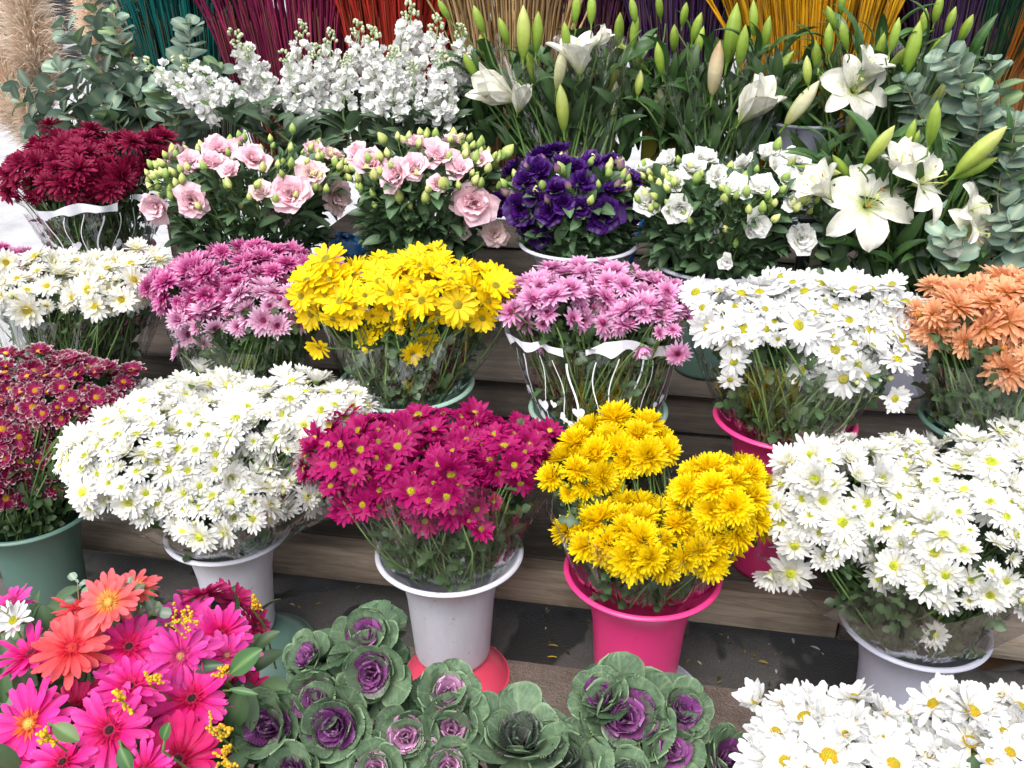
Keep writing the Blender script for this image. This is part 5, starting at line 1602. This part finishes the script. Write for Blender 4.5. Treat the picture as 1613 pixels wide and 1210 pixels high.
# ------------------------------------------------------------------ dyed grass bundles and pampas
def grass_bundle(label, x, ybase, xt, half, c0, c1, Y0, n=390, foot=None):
    foot = foot or half * .42
    b, t = at(x, ybase, Y0), at(xt, -60, Y0)
    k = px2m(b)
    o = thing("dyed_grass_bundle", label, "dried grass", b - np.array([0, 0, .35]), group="dyed grass bundles at the back of the stall")
    g = Geo(); st = Geo()
    for i in range(n):
        u, w = R.uniform(-1, 1), R.uniform(-1, 1)
        q0 = b + np.array([u * foot * k * .9, w * .07, -.40])
        q1 = b + np.array([u * foot * k * 1.5, w * .07, 0.0])
        q2 = t + np.array([u * half * k * 1.1 + R.normal() * .012, w * .12 + R.normal() * .02, .10 + R.normal() * .08])
        m_ = (q1 + q2) / 2 + np.array([-u * half * k * .10, 0, .02])
        c = mix(c0, c1, R.rand()) * R.uniform(.6, 1.15)
        tube(st, [q0, q1, m_], [.0022, .002, .0018], 4, mix(c, srgb(150, 120, 80), .35), 0, False)
        # feathered upper part
        f = R.uniform(.02, .3)
        s0 = q1 * (1 - f) + m_ * f
        pts = [s0, m_ + R.normal(size=3) * .004, q2]
        r0 = R.uniform(.003, .0052)
        pp = np.array([pts[0] * (1 - a) ** 2 + 2 * pts[1] * a * (1 - a) + pts[2] * a * a for a in np.linspace(0, 1, 14)])
        rr = r0 * (1 + .35 * np.sin(np.arange(14) * 2.1 + i)) * np.linspace(.6, 1, 14)
        tube(g, pp, rr, 5, c, 0, False)
    part("stalk", st.mesh("stalk", [DRY]), o, IDENT, kind="stuff")
    part("feathery_top", g.mesh("feathery_top", [DRY]), o, IDENT, kind="stuff")

for a in [("teal dyed grass bundle behind the left stock spikes", 312, 165, 285, 105, srgb(10, 80, 80), srgb(20, 116, 108), 3.3),
          ("magenta dyed grass bundle behind the middle stock spikes", 468, 150, 440, 140, srgb(112, 26, 66), srgb(150, 44, 86), 3.3),
          ("red dyed grass bundle behind the tallest white stock", 638, 150, 632, 112, srgb(150, 36, 30), srgb(196, 56, 40), 3.3),
          ("natural tan grass bundle behind the left lilies", 808, 150, 800, 128, srgb(150, 118, 78), srgb(196, 164, 116), 3.3),
          ("dark violet grass bundle beside the grey pole", 1070, 130, 1065, 95, srgb(52, 30, 66), srgb(78, 52, 92), 3.35),
          ("golden yellow grass bundle behind the right lilies", 1272, 150, 1275, 160, srgb(190, 130, 10), srgb(226, 172, 30), 3.28),
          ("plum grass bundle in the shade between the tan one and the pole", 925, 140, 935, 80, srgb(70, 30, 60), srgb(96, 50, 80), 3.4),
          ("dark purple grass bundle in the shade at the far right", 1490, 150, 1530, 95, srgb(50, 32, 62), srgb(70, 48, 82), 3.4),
          ("dark green grass bundle in the right corner", 1550, 130, 1610, 60, srgb(16, 50, 32), srgb(30, 72, 44), 3.4),
          ("orange grass bundle at the far right edge", 1590, 120, 1680, 50, srgb(120, 64, 16), srgb(160, 92, 24), 3.4),
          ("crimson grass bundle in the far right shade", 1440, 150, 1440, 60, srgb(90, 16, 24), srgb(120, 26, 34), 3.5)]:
    grass_bundle(*a)

def pampas(label, x0, y0, x1, y1, wpx, Y0, n=5200, seed=0):
    f, t = at(x0, y0, Y0), at(x1, y1, Y0)
    k = px2m(f)
    o = thing("pampas_plume", label, "dried grass", f - np.array([0, 0, .4]), group="pampas plumes at the far left")
    ax = unit(t - f); L = np.linalg.norm(t - f)
    e1 = unit(np.cross(ax, [0, 1, .1])); e2 = np.cross(ax, e1)
    g = Geo()
    tube(g, [f - ax * .45 + np.array([.03, 0, -.05]), f, t], [.004, .0035, .0015], 6, srgb(196, 164, 110), 0)
    part("stalk", g.mesh("stalk", [DRY]), o, IDENT)
    g = Geo()
    h = R.rand(n)
    a = R.rand(n) * 6.283
    wd = wpx * k * .5
    env = np.interp(h, [0, .1, .35, .7, 1], [.35, .8, 1, .8, .3])
    sag = np.array([0, 0, -1.0])
    p0 = f + ax * (L * h)[:, None] + (e1 * np.cos(a)[:, None] + e2 * np.sin(a)[:, None]) * (wd * env * .35 * R.rand(n))[:, None]
    d = unit(e1 * np.cos(a)[:, None] + e2 * np.sin(a)[:, None] + ax * .9 + R.normal(size=(n, 3)) * .3)
    ln = wd * env * R.uniform(.5, 1.15, n)
    p1 = p0 + d * (ln * .55)[:, None]
    p2 = p1 + (d * .75 + sag * .45) * (ln * .6)[:, None]
    sd = unit(np.cross(d, R.normal(size=(n, 3)))) * R.uniform(.0008, .0020, n)[:, None]
    V = np.stack([p0 - sd, p0 + sd, p1 + sd * .9, p1 - sd * .9, p2], 1).reshape(-1, 3)
    i0 = np.arange(n) * 5
    c = mix(srgb(222, 196, 170), srgb(246, 236, 222), R.rand(n)) * np.where(h < .25, .85, 1)[:, None]
    g.add(V, np.stack([i0, i0 + 1, i0 + 2, i0 + 3], -1), np.stack([i0 + 3, i0 + 2, i0 + 4], -1), np.repeat(c, 5, 0))
    part("plume", g.mesh("plume", [PLUME]), o, IDENT)
pampas("thick beige pampas plume at the top left corner", 74, 170, 14, -90, 120, 3.1)
pampas("beige pampas plume hanging at the left edge below the thick one", 70, 230, -30, 60, 120, 3.05)
pampas("narrower tan pampas plume right of the blue car", 165, 130, 118, -80, 70, 3.15, 3600)
pampas("brownish pampas plume behind the tall eucalyptus branch", 205, 120, 200, -70, 70, 3.25, 3600)
pampas("pampas plume low at the left edge above the road", 80, 260, 20, 130, 70, 3.0, 3000)

# ------------------------------------------------------------------ steps, ground, stall
M_STALL = Matrix.Rotation(-YAW, 4, 'Z')
CY = math.cos(YAW)
WOOD_L = wood_mat("weathered_wood", (.12, .095, .07), (.25, .20, .15), (.36, .30, .23))
WOOD_D = wood_mat("dark_wood", (.04, .032, .026), (.08, .063, .05), (.13, .105, .085))
def sboxes(name, label, cat, pieces, group=None):
    o = thing(name, label, cat, (0, 0, 0), -YAW, group=group)
    for (pn, s0, s1, d0, d1, z0, z1, mt) in pieces:
        g = Geo(); box(g, (-(s1 - s0) / 2, -(d1 - d0) / 2, -(z1 - z0) / 2), ((s1 - s0) / 2, (d1 - d0) / 2, (z1 - z0) / 2))
        part(pn, g.mesh(pn, [mt]), o, M_STALL @ Matrix.Translation(((s0 + s1) / 2, (d0 + d1) / 2, (z0 + z1) / 2)))
    return o
Y1, Y2, Y3 = 1.78 * CY, 2.2 * CY, 2.68 * CY
sboxes("wooden_step", "weathered wooden step with a pale beam along its front, just behind the front buckets", "step",
       [("beam", -1.9, .42, Y1, Y1 + .045, .095, .197, WOOD_L), ("beam", .425, 1.9, Y1 + .004, Y1 + .049, .09, .194, WOOD_L), ("plank", -1.9, 1.9, Y1 + .048, Y1 + .20, .172, .2, WOOD_D), ("plank", -1.9, 1.9, Y1 + .208, Y2 + .1, .17, .198, WOOD_D),
        ("support_block", -1.2, -1.0, Y1 + .06, Y1 + .2, 0.004, .17, WOOD_D), ("support_block", -.1, .1, Y1 + .06, Y1 + .2, 0.004, .17, WOOD_D), ("support_block", .95, 1.15, Y1 + .06, Y1 + .2, 0.004, .17, WOOD_D)])
sboxes("wooden_step", "dark wooden step of three boards behind the yellow daisies and the heart printed wrap", "step",
       [("board", -1.9, 1.9, Y2 + .105, Y2 + .13, .2, .31, WOOD_D), ("board", -1.9, 1.9, Y2 + .102, Y2 + .128, .318, .43, WOOD_D), ("plank", -1.9, 1.9, Y2 + .09, Y2 + .29, .432, .45, WOOD_D), ("plank", -1.9, 1.9, Y2 + .297, Y3 + .06, .43, .448, WOOD_D),
        ("support_block", -1.5, -1.4, Y2 + .14, Y2 + .24, 0.004, .43, WOOD_D), ("support_block", 1.3, 1.4, Y2 + .14, Y2 + .24, 0.004, .43, WOOD_D)])
sboxes("wooden_shelf", "dark shelf under the lily and stock buckets at the back", "shelf",
       [("board", -1.12, 1.95, Y3 + .06, Y3 + .085, .58, .68, WOOD_D), ("plank", -1.12, 1.95, Y3 + .055, Y3 + .33, .682, .70, WOOD_D), ("riser_board", -.80, 1.9, Y3 + .062, Y3 + .082, .4505, .579, WOOD_D), ("leg", -1.1, -1.04, Y3 + .09, Y3 + .15, .452, .68, WOOD_D), ("leg", .2, .26, Y3 + .09, Y3 + .15, .452, .68, WOOD_D), ("leg", 1.6, 1.66, Y3 + .09, Y3 + .15, .452, .68, WOOD_D)])

def ground_mat(name, c0, c1, c2, scale, wet=None, rough=.9):
    m, nt, ln = newmat(name)
    tc = nd(nt, "ShaderNodeTexCoord")
    n1 = nd(nt, "ShaderNodeTexNoise", Scale=scale, Detail=8.0, Roughness=.7); ln(tc.outputs['Object'], n1.inputs['Vector'])
    rp = nd(nt, "ShaderNodeValToRGB"); e = rp.color_ramp.elements
    e[0].position, e[0].color = .3, (*c0, 1); e[1].position, e[1].color = .72, (*c2, 1); k = e.new(.5); k.color = (*c1, 1)
    ln(n1.outputs[0], rp.inputs[0])
    n2 = nd(nt, "ShaderNodeTexNoise", Scale=220.0, Detail=2.0); ln(tc.outputs['Object'], n2.inputs['Vector'])
    sp = nd(nt, "ShaderNodeMapRange", **{'From Min': .3, 'From Max': .7, 'To Min': .75, 'To Max': 1.25}); ln(n2.outputs[0], sp.inputs['Value'])
    sc = nd(nt, "ShaderNodeVectorMath", operation='SCALE'); ln(rp.outputs[0], sc.inputs[0]); ln(sp.outputs[0], sc.inputs['Scale'])
    pr = nd(nt, "ShaderNodeBsdfPrincipled", Roughness=rough)
    col = sc.outputs[0]
    if wet:
        n3 = nd(nt, "ShaderNodeTexNoise", Scale=wet, Detail=3.0, Distortion=.5); ln(tc.outputs['Object'], n3.inputs['Vector'])
        wm = nd(nt, "ShaderNodeMapRange", **{'From Min': .54, 'From Max': .57}); ln(n3.outputs[0], wm.inputs['Value'])
        dk = nd(nt, "ShaderNodeMixRGB"); ln(wm.outputs[0], dk.inputs[0]); ln(col, dk.inputs[1]); dk.inputs[2].default_value = (c0[0] * .5, c0[1] * .5, c0[2] * .5, 1)
        col = dk.outputs[0]
        rr = nd(nt, "ShaderNodeMapRange", **{'To Min': rough, 'To Max': .35}); ln(wm.outputs[0], rr.inputs['Value']); ln(rr.outputs[0], pr.inputs['Roughness'])
    ln(col, pr.inputs['Base Color'])
    bp = nd(nt, "ShaderNodeBump", Strength=.4, Distance=.004); ln(n2.outputs[0], bp.inputs['Height']); ln(bp.outputs[0], pr.inputs['Normal'])
    out = nd(nt, "ShaderNodeOutputMaterial"); ln(pr.outputs[0], out.inputs[0])
    return m

def sheet(name, pts, mat, z, kind="structure", label=None, cat=None, thick=0.0):
    g = Geo()
    if not thick:
        g.add(np.array([[x, y, z] for x, y in pts]), [[0, 1, 2, 3]])
        return solid(name, g.mesh(name, [mat], False), label, cat, kind=kind)
sheet("ground", [(-150, -20), (150, -20), (150, 250), (-150, 250)], ground_mat("pale_paving", (.30, .30, .31), (.42, .42, .43), (.52, .52, .53), 3.0), -.004)
sheet("stall_pavement", [(-1.55, -1), (4, -1), (4, 3.5), (-1.55, 3.9)], ground_mat("dark_asphalt", (.062, .058, .055), (.090, .084, .080), (.12, .113, .107), 6.0, wet=4.5), 0.0)
o = thing("plywood_board", "stained brown plywood board lying under the front buckets", "board", (0, 0, 0), -YAW)
g = Geo(); box(g, (-1.5, .62, .003), (1.25, 1.645, .012), bev=.003)
part("board_panel", g.mesh("board_panel", [ground_mat("stained_plywood", (.07, .05, .04), (.15, .115, .095), (.24, .19, .165), 5.0)]), o)

# stall frame, back panel, bag and bits
STEELM = hard_mat("grey_steel", (.18, .18, .19), .5, .5, .5, (.10, .06, .04), 18, .1)
BLACK = hard_mat("black_paint", (.012, .012, .013), .45, .5, .2)
BLUE = hard_mat("blue_paint", srgb(50, 110, 186), .4, .5, .2)
p = at(962, 60, 3.42)
o = thing("stall_pole", "grey steel pole standing between the dark grass bundles at the back", "pole", (p[0], p[1], 0))
g = Geo(); tube(g, [[p[0], p[1], 0], [p[0], p[1], 2.6]], .026, 16); part("tube", g.mesh("tube", [STEELM]), o, IDENT)
g = Geo(); box(g, (p[0] - .08, p[1] - .08, .002), (p[0] + .08, p[1] + .08, .012)); part("base_plate", g.mesh("base_plate", [STEELM]), o, IDENT)
pa, pb = at(1385, 100, 3.75), at(1720, 100, 3.75)
o = thing("back_panel", "black cloth panel closing the right back of the stall", "panel", (pa[0], pa[1], 0))
g = Geo()
nu, nv = 60, 8
U, V = np.meshgrid(np.linspace(0, 1, nu + 1), np.linspace(0, 1, nv + 1), indexing='ij')
PX = pa[0] - .35 + (pb[0] - pa[0] + 1.0) * U; PY = pa[1] + (pb[1] - pa[1]) * U + .02 * np.sin(U * 60 + V) + .01 * np.sin(U * 23)
g.add(np.stack([PX, PY, .75 + 1.7 * V], -1).reshape(-1, 3), quads_grid(nu, nv))
part("cloth", g.mesh("cloth", [hard_mat("black_cloth", (.016, .015, .019), .95, .1, .1)]), o, IDENT)
g = Geo(); tube(g, [[PX[0, -1] - .05, PY[0, -1], 2.46], [PX[-1, -1] + .05, PY[-1, -1], 2.46]], .014, 10); part("top_rail", g.mesh("top_rail", [STEELM]), o, IDENT)
# table posts
def post(label, x, y, Y0, w, z0, z1, mt):
    c = at(x, y, Y0)
    o = thing("table_leg", label, "post", (c[0], c[1], z0), -YAW, group="posts under the back shelf")
    g = Geo(); box(g, (-w, -w, 0), (w, w, z1 - z0)); part("post_body", g.mesh("post_body", [mt]), o)
    g = Geo(); box(g, (-w - .01, -w - .01, z1 - z0 + .0005), (w + .01, w + .01, z1 - z0 + .016)); part("post_cap", g.mesh("post_cap", [mt]), o)
post("black post between the dark red chrysanthemums and the pink lisianthus", 293, 370, 2.62, .026, .45, .78, BLACK)
post("tan wooden post beside the black one, next to the dark red flowers", 277, 384, 2.6, .014, .45, .76, WOOD_L)
post("black post between the white lisianthus and the big lilies", 1264, 400, 2.62, .016, .45, .84, BLACK)
post("grey wooden post right of the black one, by the big lilies", 1284, 400, 2.64, .02, .45, .84, WOOD_L)
# blue bag
def bag(label, x, y, Y0, s, sx):
    c = at(x, y, Y0)
    g = Geo()
    z = np.linspace(0, 1, 14); prof = np.interp(z, [0, .06, .4, .75, .9, 1], [.3, .8, 1, .8, .35, .5])
    lathe(g, np.stack([prof, z * 1.5], -1), 40)
    v = g.v[0]
    v *= 1 + .10 * (np.sin(v[:, :1] * 9 + v[:, 2:] * 7) + np.sin(v[:, 1:2] * 11 - v[:, 2:] * 5)) * .6
    v *= np.array([s * sx, s, s])
    o = thing("plastic_bag", label, "bag", (c[0], c[1], .452), group="crumpled blue bags on the middle step")
    M = Matrix.Translation((c[0], c[1], c[2] - s * .75))
    part("bag_body", g.mesh("bag_body", [hard_mat("blue_film_" + str(int(x)), srgb(30, 96, 150), .3, .5, .4, tuple(srgb(16, 50, 90)), 8, .4)]), o, M)
    g = Geo(); tube(g, [[-s * .3, 0, s * 1.42], [-s * .2, 0, s * 1.7], [s * .2, 0, s * 1.7], [s * .3, 0, s * 1.42]], .004, 6); part("handle", g.mesh("handle", [BLUE]), o, M)
bag("crumpled blue plastic bag between the two pink lisianthus bunches", 545, 392, 2.68, .055, 1.1)
bag("blue plastic bag behind the gap between the pink and purple lisianthus", 722, 400, 2.62, .05, 1.0)
# metal bracket near the purple lisianthus
c = at(1018, 378, 2.62)
o = thing("folding_table_frame", "small blue and grey folding metal frame between the purple and white lisianthus", "frame", (c[0], c[1], .45))
for (n_, a_, b_, mt) in [("tube", (-.05, 0, -.1), (.0, 0, .12), BLUE), ("tube", (-.08, .01, .02), (.10, .01, -.01), STEELM), ("tube", (.06, 0, -.1), (-.01, 0, .12), BLUE)]:
    g = Geo(); tube(g, [c + np.array(a_), c + np.array(b_)], .007, 8); part(n_, g.mesh(n_, [mt]), o, IDENT)
# grey crate behind white lisianthus
# cardboard/olive box
c = at(1040, 240, 3.1)
o = thing("olive_box", "olive green box standing behind the gap of purple and white lisianthus", "box", (c[0], c[1], .7), -YAW)
g = Geo(); box(g, (-.06, -.05, -.0), (.07, .06, .32)); part("box_body", g.mesh("box_body", [hard_mat("olive_card", srgb(110, 108, 30), .6, .3, .3)]), o, Matrix.Translation((c[0], c[1], .702)) @ M_STALL)
g = Geo(); box(g, (-.065, -.055, .3205), (.075, .065, .335)); part("lid", g.mesh("lid", [hard_mat("olive_card_lid", srgb(96, 94, 30), .6, .3, .3)]), o, Matrix.Translation((c[0], c[1], .702)) @ M_STALL)
# blue and white frame at right edge
c = at(1598, 165, 3.5)
o = thing("blue_window_frame", "blue framed white board seen through the leaves at the right edge", "frame", (c[0], c[1], c[2] - .4), -YAW)
for (pn, lo_, hi_, mt) in [("board_panel", (-.09, .0, -.22), (.5, .012, .2), hard_mat("white_board", (.8, .8, .8), .5)), ("frame_bar", (.0, -.03, -.26), (.025, -.005, .24), BLUE), ("frame_bar", (-.12, -.03, -.25), (.5, -.006, -.22), BLUE)]:
    g = Geo(); box(g, lo_, hi_); part(pn, g.mesh(pn, [mt]), o, Matrix.Translation(c) @ M_STALL)
# litter
def litter(label, x, y, L, W, ang, col, z=.006, name="fallen_leaf", cat="leaf"):
    p = atz(x, y, z); k = px2m(p)
    g = Geo()
    v, q, c, pr = petal(1, W / L, 12, -16, nl=6, nw=4, wf=oval, cup=.3, col=lambda t, s: mix(col, col * .7, np.abs(s)))
    a = math.radians(ang)
    F = np.array([[math.cos(a), -math.sin(a), 0], [math.sin(a), math.cos(a), 0], [0, 0, 1]]) * L * k
    g.add(v @ F.T, q, None, c, pr)
    solid(name, g.mesh(name, [LEAF]), label, cat, M=Matrix.Translation(Vector(p)), group="litter on the pavement")
litter("thin yellow leaf on the asphalt right of the white bucket", 864, 1016, 16, 4, -10, srgb(190, 170, 70))
litter("thin bright yellow leaf on the board edge right of the white bucket", 862, 1035, 16, 3, 0, srgb(214, 190, 50), .016)
litter("yellow-green leaf on the asphalt right of the pink bucket", 1194, 1042, 16, 7, -15, srgb(180, 160, 80))
litter("white petal on the asphalt under the right-hand chrysanthemums", 1250, 1014, 14, 5, 80, srgb(220, 220, 220), name="fallen_petal", cat="petal")
litter("second white petal, right of the first one on the asphalt", 1276, 1018, 16, 5, -30, srgb(226, 224, 220), name="fallen_petal", cat="petal")
litter("dry brown leaf by the beam under the white chrysanthemum dome", 245, 872, 60, 22, 5, srgb(110, 76, 50))
litter("dark green leaf on the asphalt between the gerberas and the off-white bucket", 298, 905, 26, 10, 15, srgb(30, 40, 30))
litter("small yellowish leaf on the asphalt near the topmost cabbage", 600, 952, 18, 6, 0, srgb(120, 112, 50))
litter("brown leaf under the beam behind the pink bucket", 890, 950, 24, 10, -20, srgb(120, 96, 70))
litter("pale yellow sliver on the asphalt, left of the pink bucket", 860, 967, 12, 4, 60, srgb(170, 160, 90))
litter("flattened brown leaf right of the lilac-grey bucket", 1545, 1055, 80, 40, 10, srgb(96, 72, 52))

g = Geo(); T, X, S = [], [], []
for k in range(220):
    p = atz(R.uniform(430, 1600), R.uniform(900, 1120), .005)
    T.append(p); a = R.rand() * 6.283; X.append([math.cos(a), math.sin(a), 0]); S.append(R.uniform(.004, .018))
n = len(T)
tints = np.array([srgb(200, 190, 170), srgb(120, 110, 60), srgb(70, 60, 44), srgb(150, 130, 50), srgb(40, 50, 34)])[R.randint(5, size=n)]
g.stamp(leaf_tpl(1, .4, 10, -10, 3, 2, oval, .2, np.ones(3), np.ones(3)), frames(np.array(X, float), np.tile([0, 0, 1.0], (n, 1))) * np.array(S)[:, None, None], np.array(T), tints)
solid("plant_litter", g.mesh("plant_litter", [LEAF]), "tiny bits of leaf and petal strewn over the dark asphalt", "litter", kind="stuff")

# ------------------------------------------------------------------ street behind
def car(label, x, y, dist, colr, rz, sc=1.0, dark=(.02, .02, .022)):
    d = ray(x, y); t = dist / d[1]
    c = CAM + d * t
    o = thing("parked_car", label, "car", (c[0], c[1], 0), rz, group="cars parked across the street")
    W = WM[o.name]
    paint = hard_mat("car_paint_" + label[:6], colr, .25, .6, .05)
    glass = hard_mat("car_glass_" + label[:6], (.03, .035, .045), .08, .6, 0)
    tyre = hard_mat("tyre_" + label[:6], dark, .8)
    prof = [(-2.1, .45), (-2.12, .75), (-1.9, .92), (-1.1, .98), (-.55, 1.38), (.75, 1.42), (1.35, 1.02), (2.0, .95), (2.1, .7), (2.05, .4)]
    def shell(prof, w0, w1, zc):
        g = Geo(); n = len(prof)
        v = []
        for s_ in (-1, 1):
            for (a, z) in prof:
                v.append([a, s_ * (w0 if z < zc else w1), z])
        q = [[i, (i + 1) % n, n + (i + 1) % n, n + i] for i in range(n)]
        cc = [[np.mean([p_[0] for p_ in prof]), s_ * w0, .7] for s_ in (-1, 1)]
        t = [[i, (i + 1) % n, 2 * n] for i in range(n)] + [[n + (i + 1) % n, n + i, 2 * n + 1] for i in range(n)]
        g.add(v + cc, q, t)
        return g
    part("body", shell(prof, .86, .66, 1.0).mesh("body", [paint], False), o)
    for s_ in (-1, 1):
        g = Geo(); v = [[-.95, s_ * .84, 1.0], [-.5, s_ * .70, 1.33], [.68, s_ * .70, 1.36], [1.15, s_ * .84, 1.02]]
        g.add(np.array(v) + np.array([0, s_ * .02, 0]), [[0, 1, 2, 3]]); part("side_window", g.mesh("side_window", [glass]), o)
    g = Geo(); g.add(np.array([[-1.12, -.7, 1.0], [-1.12, .7, 1.0], [-.60, .58, 1.36], [-.60, -.58, 1.36]]) + np.array([-.03, 0, .02]), [[0, 1, 2, 3]]); part("windscreen", g.mesh("windscreen", [glass]), o)
    g = Geo(); g.add(np.array([[1.40, -.7, 1.03], [1.40, .7, 1.03], [.80, .58, 1.40], [.80, -.58, 1.40]]) + np.array([.03, 0, .02]), [[0, 1, 2, 3]]); part("rear_window", g.mesh("rear_window", [glass]), o)
    for a in (-1.35, 1.3):
        for s_ in (-1, 1):
            g = Geo(); tube(g, [[a, s_ * .70, .32], [a, s_ * .89, .32]], .32, 20); part("wheel", g.mesh("wheel", [tyre], False), o)
    for s_ in (-1, 1):
        g = Geo(); box(g, (-2.16, s_ * .62 - .16, .62), (-2.05, s_ * .62 + .16, .78)); part("headlight", g.mesh("headlight", [hard_mat("lamp_glass", (.7, .7, .7), .15)]), o)
    g = Geo(); box(g, (-2.17, -.4, .5), (-2.08, .4, .62)); part("grille", g.mesh("grille", [tyre]), o)
car("blue car parked across the street behind the pampas grass", 104, 30, 20.0, tuple(srgb(60, 110, 190)), math.radians(60))
car("black car parked in front of the blue one across the street", 108, 62, 16.2, (.02, .02, .022), math.radians(70))
car("yellow car parked farthest away at the picture's top left", 80, 2, 27.0, tuple(srgb(236, 186, 30)), math.radians(20))
